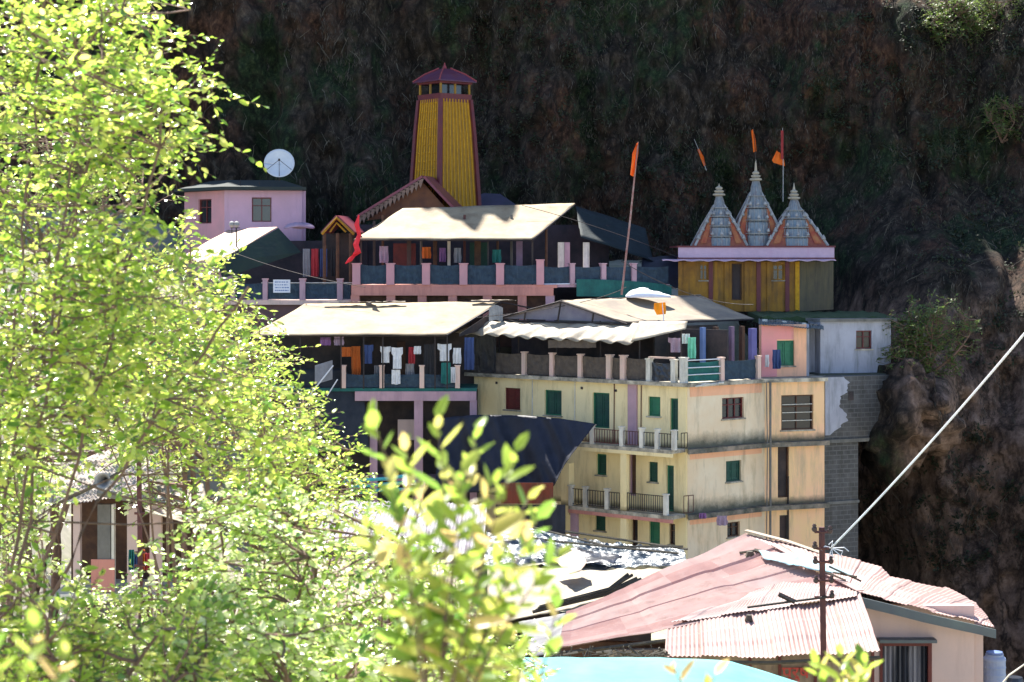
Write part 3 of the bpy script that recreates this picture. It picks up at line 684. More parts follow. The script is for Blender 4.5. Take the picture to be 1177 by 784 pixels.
b = MB(); b.box(F1.off(-2.6), -.2, F1.L, -.1, 0, ZT + .003, ZT + 2.1); b.build('inner_wall', M_dark, hotel)
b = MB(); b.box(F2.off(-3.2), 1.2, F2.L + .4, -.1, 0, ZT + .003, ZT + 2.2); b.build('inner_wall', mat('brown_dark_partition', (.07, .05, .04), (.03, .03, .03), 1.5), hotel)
# tent roof : ridge runs back from the front gable
def onF(fr, px, py, d): 
    a, z = fr.hit(px, py, d); return fr.w(a, d, z)
apex = onF(F1, 645.5, 345, .0); gl = onF(F1, 566, 366.5, .0); grt = onF(F1, 722, 371, .0)
# ridge end and eave end by direction v
vv = Vector((F2.u.x, F2.u.y, 0)).normalized()
def along_to(p0, dirv, px):
    k = (px - CX) / FP; t = (k * p0.y - p0.x) / (dirv.x - k * dirv.y); return p0 + dirv * t
re_ = along_to(apex, vv, 806); re_.z = (HY - 339) / FP * re_.y
ee = along_to(grt, vv, 867); ee.z = (HY - 366) / FP * ee.y
le = gl + (re_ - apex)
b = cloth_sheet((apex, re_, ee, grt), 30, 14, sag=.10, wr=.06, ws=.5, th=.02, seed=4, wave=0); tr = b.build('tent_roof', M_tentroof, hotel, smooth=True)
b = cloth_sheet((apex + Vector((0, 0, -.004)), re_ + Vector((0, 0, -.004)), le, gl), 20, 10, sag=.1, wr=.05, th=.02, seed=9); b.build('tent_roof', M_tentroof, hotel, smooth=True)
b = MB()
for p, q in ((apex, gl), (apex, grt), (gl, grt), (apex, (gl + grt) / 2), (gl.lerp(grt, .25), gl.lerp(apex, .5)), (gl.lerp(grt, .75), grt.lerp(apex, .5)), (grt, ee), (apex, re_)):
    o_ = Vector((F1.n.x * .05, F1.n.y * .05, -.05)); b.tube([p + o_, q + o_], .04, 5)
b.build('roof_truss', M_iron, hotel)
b = MB(); b.grid([[gl.lerp(grt, i / 8) + Vector((0, .25, .02)) + (apex - (gl + grt) / 2) * (1 - abs(i / 4 - 1)) * j for i in range(9)] for j in (0, .9)], .01); b.build('gable_sheet', mat('grey_purple_sheet', (.17, .15, .19), (.24, .22, .24), 1.2), hotel)
# front awning of white tarpaulin
A_BL = onF(F1, 545, 366, -.2); A_BR = onF(F1, 757, 371, -.3); A_FR = onF(F1, 727, 393.5, 1.1); A_FL = onF(F1, 523, 382, 1.1)
A_BL = onF(F1, 560, 369, .1)
b = cloth_sheet((A_BL, A_BR, A_FR, A_FL), 70, 10, sag=-.05, wr=.06, ws=.9, th=.015, seed=2, wave=11, scallop=.09); b.build('awning', M_whitetarp, hotel, smooth=True)
A3 = onF(F1, 790, 369, .5); b = cloth_sheet((onF(F1, 735, 370, .1), A3, onF(F1, 788, 378, .75), onF(F1, 725, 393.3, 1.08)), 14, 5, sag=.02, wr=.03, th=.015, seed=3); b.build('awning', M_whitetarp, hotel, smooth=True)
b = MB(); b.grid([[onF(F1, 630 + i * 5, 391 + j * 9 + random.uniform(-.5, .5), 1.0 - .1 * j + .03 * math.sin(i * 2.2)) for i in range(12)] for j in range(2)], .01); b.build('awning_flap', M_brnet, hotel)
# plumbing
b = MB(); b.tube([F2.w(F2.L - .1, .42, ZT - .1), F2.w(F2.L - .1, .42, ZB)], .05, 8); b.tube([F2.w(F2.L - .32, .40, ZT - .1), F2.w(F2.L - .28, .42, ZM), F2.w(F2.L - .35, .4, ZB)], .022, 5); b.build('drainpipe', M_cement, hotel)
b = MB(); b.tube([F3.w(1.1, .04, ZM - 1.5), F3.w(1.1, .04, ZB)], .035, 6); b.build('drainpipe', M_iron, hotel)
for px in (612, 661, 706, 737):
    b = MB(); a = F1.a(px, .03); b.tube([F1.w(a, .03, ZT - .2), F1.w(a + .02, .03, ZM + .02)], .022, 5); b.build('wall_pipe', M_postw if px < 700 else M_rust, hotel)
for px, py in ((571, 440), (669, 446), (708, 449)):
    a, z = F1.hit(px, py); b = MB(); b.box(F1, a - .05, a + .05, .003, .04, z - .05, z + .05); b.build('vent', M_dark, hotel)
# broken slab edge and weeds on ledges
b = MB()
for i in range(16):
    a = random.uniform(.1, 1.2); b.tube([F2.w(a, .36, ZT - .05 - random.uniform(0, .1)), F2.w(a + random.uniform(.2, .7), .42, ZT - .02 - random.uniform(0, .1))], .03, 4)
b.build('slab_rubble', M_postw, hotel, label='broken whitish rods along the roof corner')

# ------------------------------------------------------------ stone wing right of the hotel
F4 = Fr((13.47, 84.0), (16.75, 85.6)); F4b = Fr((13.47, 84.0), (15.05, 84.75))
wing = thing('stone_block_wing', 'grey stone-block retaining wing with peeling white plaster beside the peach wall', 'building', (14.8, 85.5, ZB))
f = Facade(F4, ZM, ZT, parent=wing); f.wall(M_brick)
f = Facade(F4b, ZB, ZM - .16, parent=wing); f.wall(M_brick)
b = MB(); b.box(F4, -.25, F4.L, -.3, .12, ZM - .155, ZM - .003); b.build('ledge', M_cement, wing)
b = MB(); b.box(F4b, -.02, F4b.L + .02, -.2, .08, ZL - .12, ZL); b.build('ledge', M_cement, wing)
b = MB(); b.prism([(F4.B.x, F4.B.y), (F4.B.x + .1, F4.B.y + .5), (17.3, 93), (13.6, 93), (13.6, 84.4)], ZM, ZT - .003); b.build('core', M_cement, wing)
b = MB(); b.prism([(F4b.B.x, F4b.B.y), (15.4, 93), (13.6, 93), (13.6, 84.4)], ZB, ZM - .16); b.build('core', M_brick, wing)
pts = [(.02, 0)] + [(1.0 + .25 * math.sin(k * .35) + .28 * noise.noise(Vector((k * .55, 2, 0))) - (.5 * max(0, k - 20) / 10), 2.5 * k / 30) for k in range(31)] + [(.02, 2.5)]
b = MB(); b.hull([F4.w(x, .002, ZT - .02 - y) for x, y in pts], [F4.w(x, .03, ZT - .02 - y) for x, y in pts]); b.build('plaster_patch', M_whitewall, wing)
b = MB(); b.box(F4, F4.a(975), F4.a(981), .002, .02, F4.hit(978, 460)[1], F4.hit(978, 450)[1]); b.build('vent', M_dark, wing)

# white annex and pink hut on top
ann = thing('white_outbuilding', 'small blue-white plastered house with one brown window under the cliff', 'house', (15.2, 87, ZT))
F5 = Fr(xy(943, 85.8), xy(1024, 86.6))
f = Facade(F5, ZT + .05, -2.68, parent=ann); f.opening((984, 380, 1002, 401), 'glass', M_maroon, mull=1); f.wall(M_whitewall)
b = MB(); b.box(F5, -.1, F5.L + .2, -3.5, .18, -2.675, -2.55); b.build('roof', M_cement, ann)
b = MB(); b.box(F5, F5.L - .2, F5.L, -3.3, -.23, ZT + .05, -2.68); b.box(F5, 0, .2, -3.3, -.23, ZT + .05, -2.68); b.build('side_wall', M_whitewall, ann)
b = MB(); b.box(F5, -.3, F5.L + .3, -3.6, .6, ZT + .002, ZT + .045); b.build('plinth', mat('mossy_concrete', (.05, .06, .04), (.09, .09, .07), 3), ann)
hut = thing('pink_hut', 'rose and peach rooftop hut with a green shuttered window and a tin roof', 'hut', (11.7, 85, ZT))
F6 = Fr(xy(875, 83.9), xy(927, 84.6))
f = Facade(F6, ZT + .003, -2.75, parent=hut); f.opening((893, 391.5, 913, 420.5), 'shutter', M_green, M_green); f.wall(M_hutpeach)
b = MB(); b.box(F6, .0, F6.a(892.8), .003, .02, ZT + .01, -2.8); b.box(F6, F6.a(892.8), F6.a(912), .003, .02, F6.hit(900, 390)[1], -2.8); b.build('painted_panel', M_hutpink, hut)
b = MB(); b.box(Fr(xy(927, 84.6), xy(928, 87.5)), 0, 2.9, -.1, .1, ZT + .003, -2.8); b.build('side_wall', M_whitewall, hut)
b = MB(); b.box(Fr(xy(928, 86.4), xy(946, 86.4)), 0, .75, -.1, .0, ZT + .06, -2.9); b.build('side_wall', M_whitewall, hut)
b = corr([(872, 366.5, 87), (946, 372, 87.5)], [(872, 373, 83.3), (947, 380.5, 84.0)], .12, .02); b.build('roof', M_fascia, hut)
for i in range(9):
    x = 878 + i * 7.5 + random.uniform(-2, 2); p = P(x, 369 + (x - 872) * .09, 85.5); b = MB()
    r = random.uniform(.1, .2); b.hull([p + Vector((math.cos(a) * r * random.uniform(.7, 1.3), math.sin(a) * r, -.12)) for a in np.arange(0, 6.2, 1.05)], [p + Vector((math.cos(a) * r * .6, math.sin(a) * r * .6, .1)) for a in np.arange(0, 6.2, 1.05)])
    tag(b.build('roof_stone', M_stone if i % 3 else M_postw), 'loose stone weighing down the tin roof of the pink hut', 'stone', 'stones on the hut roof')
# green grassy terrace edge above
b = MB(); b.grid([[Vector((11.2 + i * .26, 87.2 + j * .9, -2.52 + .02 * j + .14 * noise.noise(Vector((i * .6, j, 0))))) for i in range(24)] for j in range(7)], .35, (0, 0, 1)); o = b.build('grass_terrace', M_grass); tag(o, kind='structure')

# ------------------------------------------------------------ middle pink guest house with laundry veranda
mid = thing('veranda_building', 'lilac-pink building with a laundry-hung veranda under a pale sheet canopy', 'building', (-5, 87, -15))
F7 = Fr(xy(408, 84.6), xy(548, 84.6)); zf = -5.52
b = MB(); b.box(F7, -4.2, F7.L, -4, .0, zf - .14, zf); b.build('floor_slab', M_tgreen, mid)
b = MB(); b.box(F7, .0, F7.L - .02, -.25, .03, zf - .55, zf - .142); b.build('beam', M_lilac, mid)
for x0, x1 in ((425, 433.5), (476, 486), (540, 548)):
    b = MB(); b.box(F7, F7.a(x0), F7.a(x1), -.35, -.02, -15, zf - .552); b.build('column', M_lilac, mid)
posts(mid, F7, (395, 439, 485, 526), -.05, zf + .001, .95, .20, M_postp)
for x0, x1 in ((397, 437), (441, 483), (487, 524)): panel(mid, F7, x0, x1, -.08, zf + .02, zf + .62, M_bnet, seed=x0)
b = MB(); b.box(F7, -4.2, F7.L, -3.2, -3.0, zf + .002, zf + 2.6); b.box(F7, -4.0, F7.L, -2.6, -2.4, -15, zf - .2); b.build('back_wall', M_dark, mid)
b = MB(); b.box(F7, F7.a(452), F7.a(462), -2.98, -2.9, zf + .003, zf + 1.9); b.build('door', M_brownw, mid); b = MB(); b.box(F7, F7.a(425), F7.a(436), -2.98, -2.9, zf + .003, zf + 2.3); b.build('pillar', M_dark, mid)
b = MB(); b.box(F7, F7.a(455), F7.a(476), -1.5, -1.4, -7.9, -7.0); b.build('curtain', M_wallplain, mid)
b = MB(); b.box(F7, 0, F7.L, -2.3, -.5, -9.6, -9.5); b.build('floor_slab', M_lilac, mid)
cpy = cloth_sheet((P(350, 349.5, 88.5), P(575, 346, 88.5), P(513, 384.5, 84), P(286, 385, 84)), 60, 14, sag=.06, wr=.03, ws=.6, th=.02, seed=1)
cpy.build('canopy', M_cloth, mid, smooth=True)
for px in (300, 345, 392, 418, 440, 500, 514): b = MB(); b.tube([P(px, 386, 84.2), Vector((P(px, 386, 84.2).x, 84.2, zf))], .035, 6); b.build('canopy_pole', M_iron, mid)
for px in (352, 420, 500, 574): b = MB(); b.tube([P(px, 349.5, 88.4), Vector((P(px, 349, 88.4).x, 88.4, zf))], .04, 6); b.build('canopy_pole', M_iron, mid)
b = MB()
b.tube([P(286, 386, 84.05), P(513, 386, 84.05)], .04, 6); b.tube([P(513, 386, 84), P(576, 347.5, 88.5)], .045, 6); b.tube([P(576, 347.5, 88.5), P(620, 356, 88.5)], .04, 6)
b.build('canopy_frame', M_iron, mid)
b = MB(); b.grid([[P(528 + i * 7, 384 - i * 4.7 + j * (3 + i * 2.6), 84.5 + i * .5) for i in range(8)] for j in range(2)], .01); b.build('gable_sheet', M_dark, mid)
b = MB(); b.grid([[P(562 + i * 3.2, 350 + abs(i - 2.5) * 1.5 + j * 17, 86.2 + .1 * math.sin(i * 3)) for i in range(6)] for j in range(2)], .01); tag(b.build('hanging_cloth', M_shwhite), 'grey-white cloth tied up in the open gable of the lower canopy', 'cloth')
# rags on the near edge of the canopy
b = MB()
for i in range(9):
    u = random.random(); p = P(350 + 220 * u, 349 - 2.8 * u, 88.3) + Vector((0, 0, .03)); b.grid([[p + Vector((k * .25, random.uniform(-.1, .1), random.uniform(0, .06))) for k in range(5)], [p + Vector((k * .25, -.25, random.uniform(0, .05))) for k in range(5)]], .01)
b.build('canopy_batten', M_tentroof, mid)
b = MB(); b.tube([P(290, 390, 84.3), P(515, 389, 84.3)], .012, 4); b.build('washing_line', M_iron, mid)

M_c = {k: mat('cloth_' + k, c, tuple(x * .75 for x in c), 3, rough=.85, bump=.1) for k, c in dict(white=(.72, .72, .72), violet=(.25, .12, .28), orange=(.55, .14, .03), blue=(.05, .08, .2), teal=(.03, .18, .16), red=(.4, .04, .05), grey=(.25, .25, .27), black=(.03, .03, .035), lilac=(.36, .26, .34), mint=(.2, .6, .42)).items()}
def garment(kind, c, x0, y0, x1, y1, Y, label, grp='laundry hanging under the lower canopy', word=None):
    """hanging laundry: shirt with sleeves, or a folded sheet, with folds"""
    tl, br = P(x0, y0, Y), P(x1, y1, Y); W = br.x - tl.x; H = tl.z - br.z; b = MB()
    def outline(t):
        if kind == 'shirt': return (0, 1) if t < .35 else (.16, .84)
        if kind == 'trousers': return (.1, .9)
        return (.02 * math.sin(9 * t), 1 - .03 * math.sin(7 * t))
    n, m_ = 14, 10; G = []
    for j in range(m_ + 1):
        t = j / m_; l, r_ = outline(t); row = []
        for i in range(n + 1):
            s = l + (r_ - l) * i / n
            y = .05 * math.sin(s * 14 + x0) * (.4 + t) + .02 * noise.noise(Vector((s * 5, t * 5, x0)))
            z = tl.z - H * t - (.03 * math.sin(s * math.pi) if kind == 'shirt' and t < .1 else 0) - (.08 * H * (1 - abs(2 * s - 1)) if kind == 'trousers' and t == 1 else 0)
            row.append(Vector((tl.x + W * s, Y + y, z)))
        G.append(row)
    b.grid(G, .02)
    o = b.build(word or {'shirt': 'hanging_shirt', 'trousers': 'hanging_trousers', 'sheet': 'hanging_cloth'}[kind], M_c[c]); tag(o, label, {'shirt': 'shirt', 'trousers': 'trousers', 'sheet': 'cloth'}[kind], grp)
for a in [('sheet', 'violet', 368, 388, 380, 397, 84.4, 'small violet cloth hanging furthest left under the lower canopy'),
          ('sheet', 'lilac', 384, 387, 395, 397, 84.4, 'small lilac cloth hanging beside the violet one under the lower canopy'),
          ('sheet', 'orange', 392, 399, 404, 410, 84.9, 'bright orange cloth on the laundry veranda'),
          ('sheet', 'orange', 404, 398, 414, 435, 85.1, 'long orange-brown cloth behind the veranda railing'),
          ('shirt', 'blue', 418, 396, 429, 418, 84.4, 'dark blue shirt hanging left of the white ones'),
          ('shirt', 'white', 437, 398, 449, 417, 84.4, 'small white shirt, first of the white laundry'),
          ('shirt', 'white', 450, 399, 463, 424, 84.3, 'long white shirt in the middle of the laundry line'),
          ('trousers', 'white', 449, 425, 461, 441, 84.5, 'white trousers hanging below the long white shirt'),
          ('sheet', 'grey', 430, 420, 436, 440, 85.0, 'narrow grey towel behind the veranda railing'),
          ('sheet', 'red', 470, 399, 477, 418, 84.5, 'red cloth hanging next to a small white cloth'),
          ('sheet', 'white', 476, 398, 484, 407, 84.4, 'small square white cloth right of the red cloth'),
          ('sheet', 'grey', 466, 418, 476, 438, 84.9, 'grey towel hung low between two veranda posts'),
          ('shirt', 'white', 503, 395, 519, 415, 84.4, 'wide white shirt at the right end of the laundry'),
          ('trousers', 'teal', 506, 417, 519, 440, 84.5, 'dark teal trousers under the wide white shirt'),
          ('sheet', 'black', 487, 396, 501, 430, 84.7, 'black cloth hanging left of the wide white shirt'),
          ('sheet', 'white', 521, 400, 530, 418, 84.6, 'patterned white scarf at the end of the washing line'),
          ('sheet', 'white', 518, 422, 523, 440, 84.5, 'thin white striped cloth by the last veranda post'),
          ('sheet', 'blue', 534, 388, 545, 425, 84.9, 'dark blue sheet closing the right end of the laundry veranda')]: garment(*a)

# ------------------------------------------------------------ upper temple terrace
tt = thing('temple_terrace', 'salmon and pink terrace with blue netted railing under a bright sloping canopy', 'terrace', (-2, 92.8, -5))
F8 = Fr(xy(404, 90.4), xy(640, 89.8)); zd = -1.10
b = MB(); b.box(F8, 0, F8.L, -6, .0, zd - .14, zd); b.build('floor_slab', M_salmon, tt)
b = MB(); b.box(F8, 0, F8.a(636), -.3, .04, zd - .5, zd - .142); b.build('beam', M_salmon, tt)
b = MB(); b.box(F8, .0, F8.a(636), -2.5, -.6, -4, zd - .5); b.build('lower_wall', M_brownw, tt)
for px in (408, 449, 485, 520, 560, 600, 632):
    a = F8.a(px); b = MB(); b.box(F8, a - .2, a + .2, -.35, -.01, -4, zd - .502); b.build('column', M_salmon if px < 630 else M_lilac, tt)
posts(tt, F8, (410, 449, 490, 533, 575), -.08, zd + .001, .95, .36, M_pink)
posts(tt, F8, (621,), -.08, zd + .001, 1.12, .34, M_pink)
for x0, x1 in ((414.5, 444.5), (453.5, 485.5), (494.5, 528.5), (537.5, 570.5), (579.5, 617)): panel(tt, F8, x0, x1, -.1, zd + .03, zd + .93, M_bnet, seed=x0)
# right part of the terrace, set back, with teal skirt
F9 = Fr(xy(624, 90.2), xy(770, 92.8))
b = MB(); b.box(F9, 0, F9.L, -5, 0, zd - .12, zd - .003); b.build('floor_slab', M_lilac, tt)
posts(tt, F9, (657, 693, 728), -.08, zd, .95, .24, M_lilac)
for x0, x1 in ((625, 655), (660, 691), (695, 726), (731, 768)): panel(tt, F9, x0, x1, -.1, zd + .05, zd + .85, M_bnet, seed=x0)
b = MB(); b.tube([F9.w(0, -.02, zd + .02), F9.w(F9.a(700), -.02, zd + .06)], .03, 5); b.build('railing_pipe', M_white, tt)
b = MB(); b.grid([[F9.w(F9.a(661) + (F9.L - F9.a(661)) * i / 20, .16 + .05 * math.sin(i * 1.9), zd + .25 - .3 * (i / 20) ** 2 - j * .8) for i in range(21)] for j in range(2)], .015); b.build('skirt_cloth', M_tgreen, tt)
cp = cloth_sheet((P(463, 239, 94.3), P(661, 233.5, 94.8), P(611, 275, 90), P(407, 274.5, 90.6)), 50, 14, sag=.08, wr=.03, ws=.6, th=.02, seed=6)
cp.build('canopy', M_cloth, tt, smooth=True)
b = MB(); b.tube([P(407, 276, 90.6), P(611, 276.5, 90)], .035, 5); b.tube([P(611, 276.5, 90), P(661, 235, 94.8)], .04, 5); b.tube([P(407, 276, 90.6), P(463, 240.5, 94.3)], .035, 5); b.build('canopy_frame', M_iron, tt)
for px, Y, wd, m in ((430, 92.8, .12, M_iron), (470, 92.8, .2, M_dark), (500, 92.8, .2, M_brownw), (516, 92.8, .14, M_postw), (549, 92.8, .3, M_brownw), (597, 92.3, .3, mat('dim_mauve', (.22, .14, .20), (.15, .10, .14), 2)), (415, 90.8, .08, M_iron), (612, 90.3, .08, M_iron), (645, 93.8, .3, M_postw), (652, 93.8, .26, M_lilac), (674, 94.3, .3, M_postw), (561, 90.8, .07, M_iron)):
    p = P(px, 300, Y); k = Fr((p.x - wd / 2, Y), (p.x + wd / 2, Y)); b = MB()
    ztop = 1.05 + (Y - 90.3) * .36 if px < 640 else .95
    b.box(k, 0, wd, -wd, 0, zd + .002, ztop - .05); b.build('column', m, tt)
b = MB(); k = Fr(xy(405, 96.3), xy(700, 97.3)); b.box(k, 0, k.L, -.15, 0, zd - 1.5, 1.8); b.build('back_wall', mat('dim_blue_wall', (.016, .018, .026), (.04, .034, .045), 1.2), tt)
for px, Y_, m_ in ((440, 93.5, M_brownw), (484, 94, M_cement), (534, 93, M_rust), (572, 94, M_brownw), (588, 93, M_cement), (628, 93.5, M_brownw)):
    p = P(px, 300, Y_); b = MB(); b.tube([Vector((p.x, Y_, zd + .002)), Vector((p.x, Y_, 2.2))], .07, 6); b.build('column', m_, tt)
b = MB(); k = Fr(xy(452, 94.5), xy(478, 94.5)); b.box(k, 0, k.L, -.1, 0, zd + .01, .85); b.build('door', M_maroon, tt); b = MB(); k = Fr(xy(540, 94.6), xy(562, 94.6)); b.box(k, 0, k.L, -.1, 0, zd + .01, .9); b.build('door', M_greend, tt)
# dark net tent right of the canopy
b = cloth_sheet((P(662, 236, 97.8), P(742, 262, 98.8), P(752, 300, 95.8), P(668, 272, 93.8)), 20, 8, sag=.15, wr=.08, th=.02, seed=8); b.build('side_net', mat('dark_teal_net', (.007, .014, .016), (.013, .022, .026), 2, bump=.5), tt, smooth=True)
b = cloth_sheet((P(738, 297, 95.8), P(790, 292, 96.8), P(784, 330, 93.8), P(735, 334, 93.8)), 14, 8, sag=.15, wr=.1, th=.02, seed=18); b.build('side_net', M_navy, tt, smooth=True)
garment('sheet', 'orange', 485, 284, 495, 297, 92.4, 'tan and orange cloth on the upper terrace among the columns', None, 'hanging_cloth')
garment('sheet', 'violet', 505, 285, 512, 301, 92.2, 'violet cloth between the upper terrace columns', None, 'hanging_cloth')

# red flag cloth twisted at the canopy's left corner
b = MB(); pts = [P(412.5, 247, 90.2), P(410, 258, 90.2), P(413, 270, 90.2), P(409, 281, 90.1), P(411.5, 289, 90.1), P(403, 298, 90), P(397, 303, 90)]
b.tube(pts, [.03, .13, .10, .15, .17, .11, .03], 6); tag(b.build('red_flag', M_redcloth, smooth=False), 'twisted red flag hanging at the left corner of the upper canopy', 'flag')

# ------------------------------------------------------------ temple hall and tower
hall = thing('temple_hall', 'wooden temple hall with maroon gable roof and toothed eaves behind the upper canopy', 'temple', (-5, 97, -2))
Y0 = 95.5
e0 = P(413, 246, Y0); e1 = P(508, 236, Y0); 
b = MB()
# main gable: apex at about (487,205); front slope and left verge
ap, apb = P(486, 204, 96.5), P(500, 206, 103)
elf, erf = P(411, 250, 96.5), P(520, 240, 96.5)
elb, erb = elf + (apb - ap), erf + (apb - ap)
b.grid([[elf, ap], [elb, apb]], .12); b.grid([[ap + Vector((0, 0, .003)), erf], [apb + Vector((0, 0, .003)), erb]], .12); b.build('roof', M_roofred, hall)
b = MB(); b.hull([elf + Vector((.4, .4, -.15)), erf + Vector((-.2, .4, -.1)), ap + Vector((0, .4, -.25))], [elf + Vector((.4, .7, -.15)), erf + Vector((-.2, .7, -.1)), ap + Vector((0, .7, -.25))]); b.build('gable', mat('carved_brown_wood', (.16, .07, .035), (.10, .045, .03), 2.5), hall)
b = MB()
for i in range(15):
    t = (i + .5) / 15; p = elf.lerp(ap, t); q = Vector((0, -.08, 0)); s_ = .16
    b.hull([p + q + Vector((-s_, 0, -.10)), p + q + Vector((s_, 0, .02)), p + q + Vector((0, 0, -.48))], [p + Vector((-s_, 0, -.10)), p + Vector((s_, 0, .02)), p + Vector((0, 0, -.48))])
b.build('toothed_trim', mat('pale_brown_trim', (.20, .13, .10), (.12, .08, .06), 3), hall)
wf = Fr((elf.x + .4, 96.9), (erf.x, 96.9)); b = MB(); b.box(wf, 0, wf.L, -5, -.2, -2.5, 1.6); b.build('wall', M_brownw, hall)
# right skirt roof beside the tower
b = MB(); b.grid([[P(520, 238, 103), P(556, 222, 105)], [P(600, 240, 103), P(575, 223, 105)]], .1); b.build('roof', mat('violet_grey_roof', (.06, .05, .09), (.04, .04, .06), 1), hall)
porch = thing('wooden_porch', 'small wooden porch gable with yellow trim left of the temple hall', 'porch', (-9.0, 93, -2))
pa, pl_, pr = P(387, 249, 93), P(370, 268, 93), P(407, 268, 93); dv = Vector((.3, 2.5, 0))
b = MB(); b.grid([[pl_, pa], [pl_ + dv, pa + dv]], .08); b.grid([[pa + Vector((0, 0, .003)), pr], [pa + dv + Vector((0, 0, .003)), pr + dv]], .08); b.build('roof', M_roofred, porch)
b = MB(); b.tube([pl_ + Vector((0, -.05, -.05)), pa + Vector((0, -.05, -.05)), pr + Vector((0, -.05, -.05))], .07, 5); b.tube([pl_.lerp(pr, .25) + Vector((0, -.02, .05)), pa + Vector((0, -.02, -.3)), pl_.lerp(pr, .75) + Vector((0, -.02, .05))], .05, 5); b.build('gable_trim', M_yellow, porch)
for px in (373, 388, 403):
    p = P(px, 268, 93.1); b = MB(); b.tube([p, Vector((p.x, p.y, -2))], .09, 6); b.build('post', M_brownw, porch)
k = Fr(xy(370, 95.2), xy(408, 95.2)); b = MB(); b.box(k, 0, k.L, -.1, 0, -2.3, 1.35); b.build('back_wall', M_dark, porch)

tw = thing('temple_tower', 'tapering ochre temple tower with dark red corner posts and a small pavilion roof', 'tower', (-3.6, 102.3, 0))
Yc = 101.0; cb = P(505, 224, Yc)
ur = Vector((math.cos(R(38)), math.sin(R(38)), 0)); ul = Vector((-math.sin(R(38)), math.cos(R(38)), 0))
side = 2.50; cen = cb + (ur + ul) * side / 2
def ring(z, s):
    return [Vector((cen.x, cen.y, z)) + ur * s / 2 * a + ul * s / 2 * b_ for a, b_ in ((-1, -1), (1, -1), (1, 1), (-1, 1))]
zt = (HY - 112) / FP * 101; zb_ = 1.5; prof = [(0, 1.30), (.25, 1.235), (.5, 1.155), (.75, 1.07), (1, .95)]
lv = [(zb_ + (zt - zb_) * t, side * s / 1.25) for t, s in prof]
b = MB()
for (z0, s0), (z1, s1) in zip(lv, lv[1:]): b.hull(ring(z0, s0), ring(z1, s1))
b.build('tower_body', M_yellow, tw)
b = MB()  # battens with beaded relief on every side
for sd in range(4):
    for k_ in range(1, 10):
        f_ = k_ / 10
        for (z0, s0), (z1, s1) in zip(lv, lv[1:]):
            r0, r1 = ring(z0, s0 + .03), ring(z1, s1 + .03); p = r0[sd].lerp(r0[(sd + 1) % 4], f_); q = r1[sd].lerp(r1[(sd + 1) % 4], f_)
            b.tube([p, q], .038, 4, cap=False)
            if sd != 0 and k_ % 2 == 0:
                for n_ in range(4):
                    c_ = p.lerp(q, (n_ + .5) / 4); b.lathe((c_.x, c_.y, c_.z - .06), [(0, .03), (.06, .085), (.12, .03)], 6)
b.build('relief_batten', mat('bright_ochre', (.60, .31, .016), (.42, .20, .012), 6), tw)
for sd in range(4):
    b = MB(); b.tube([ring(z, s + .05)[sd] for z, s in lv], [.17, .16, .15, .14, .13], 4); b.build('corner_post', M_towred, tw)
b = MB(); b.hull(ring(zt, side * .80), ring(zt + .27, side * .82)); b.hull(ring(zt - .16, side * .78), ring(zt - .001, side * .78)); b.hull(ring(zt + .80, side * .82), ring(zt + .9, side * .84)); b.build('cornice', M_towred, tw)
b = MB(); b.hull(ring(zt + .27, side * .5), ring(zt + .8, side * .5)); b.build('pavilion_core', M_glass, tw)
for sd in range(4):
    for f_ in (0, .5):
        p = ring(0, side * .74); q = p[sd].lerp(p[(sd + 1) % 4], f_); b = MB(); b.tube([Vector((q.x, q.y, zt + .27)), Vector((q.x, q.y, zt + .80))], .07, 6); b.build('pavilion_post', M_yellow, tw)
b = MB(); zr = zt + .9
b.hull(ring(zr, side * .97), ring(zr + .06, side * .97)); b.hull(ring(zr + .06, side * .95), ring(zr + .42, side * .62)); b.hull(ring(zr + .42, side * .62), ring(zr + .75, side * .16)); b.build('pavilion_roof', mat('wine_red_tin', (.10, .025, .04), (.08, .03, .07), 1.5, rough=.4), tw)
b = MB()
for sd in range(4): b.tube([ring(zr + .07, side * .96)[sd], ring(zr + .44, side * .63)[sd], ring(zr + .78, side * .17)[sd]], .05, 5)
b.lathe((cen.x, cen.y, zr + .74), [(0, .12), (.12, .1), (.2, .05), (.34, .02)], 8); b.build('ridge_cap', mat('red_ridge', (.25, .05, .05), (.2, .04, .05), 2), tw)

# ------------------------------------------------------------ triple shrine
sh = thing('triple_shrine', 'small ochre temple with three blue-grey spires above a pale pink parapet', 'temple', (12, 94, -2.2))
S = Fr(xy(780, 92.6), xy(919, 92.6)); S2 = Fr(xy(919, 92.6), xy(958, 96.5)); zs0, zs1 = -2.4, -.02
f = Facade(S, zs0, zs1, parent=sh)
f.opening((804, 304, 813.5, 322), 'glass', M_shyellow, mull=1); f.opening((841, 303, 852.5, 345), 'dark', M_brownw, name='door'); f.opening((888, 304, 901, 322), 'glass', M_shyellow, mull=1)
f.wall(M_shyellow)
f = Facade(S2, zs0, zs1, parent=sh); f.wall(mat('dim_olive_plaster', (.16, .13, .07), (.11, .09, .06), 1.2, dirt=(.05, .05, .04), damt=.5))
for px, m in ((782, M_shyellow), (817, M_towred), (835, M_shyellow), (858, M_shyellow), (872, M_towred), (884, M_shyellow), (905, M_towred), (916.5, mat('bright_ochre', (.5, .32, .03)))):
    a = S.a(px, .06); b = MB(); b.box(S, a - .1, a + .1, .003, .09, zs0, zs1 - .01); b.build('pilaster', m, sh)
b = MB(); k = Fr(xy(763, 91.9), xy(961, 91.9)); b.grid([[Vector((xy(762 + 199 * i / 60, 91.7).x, 91.7 + j * .62, .0 + .03 * math.sin(i * 1.1) * (1 - j * .8) + .05 * j)) for i in range(61)] for j in range(2)], .04); b.build('eave_sheet', M_parapet, sh)
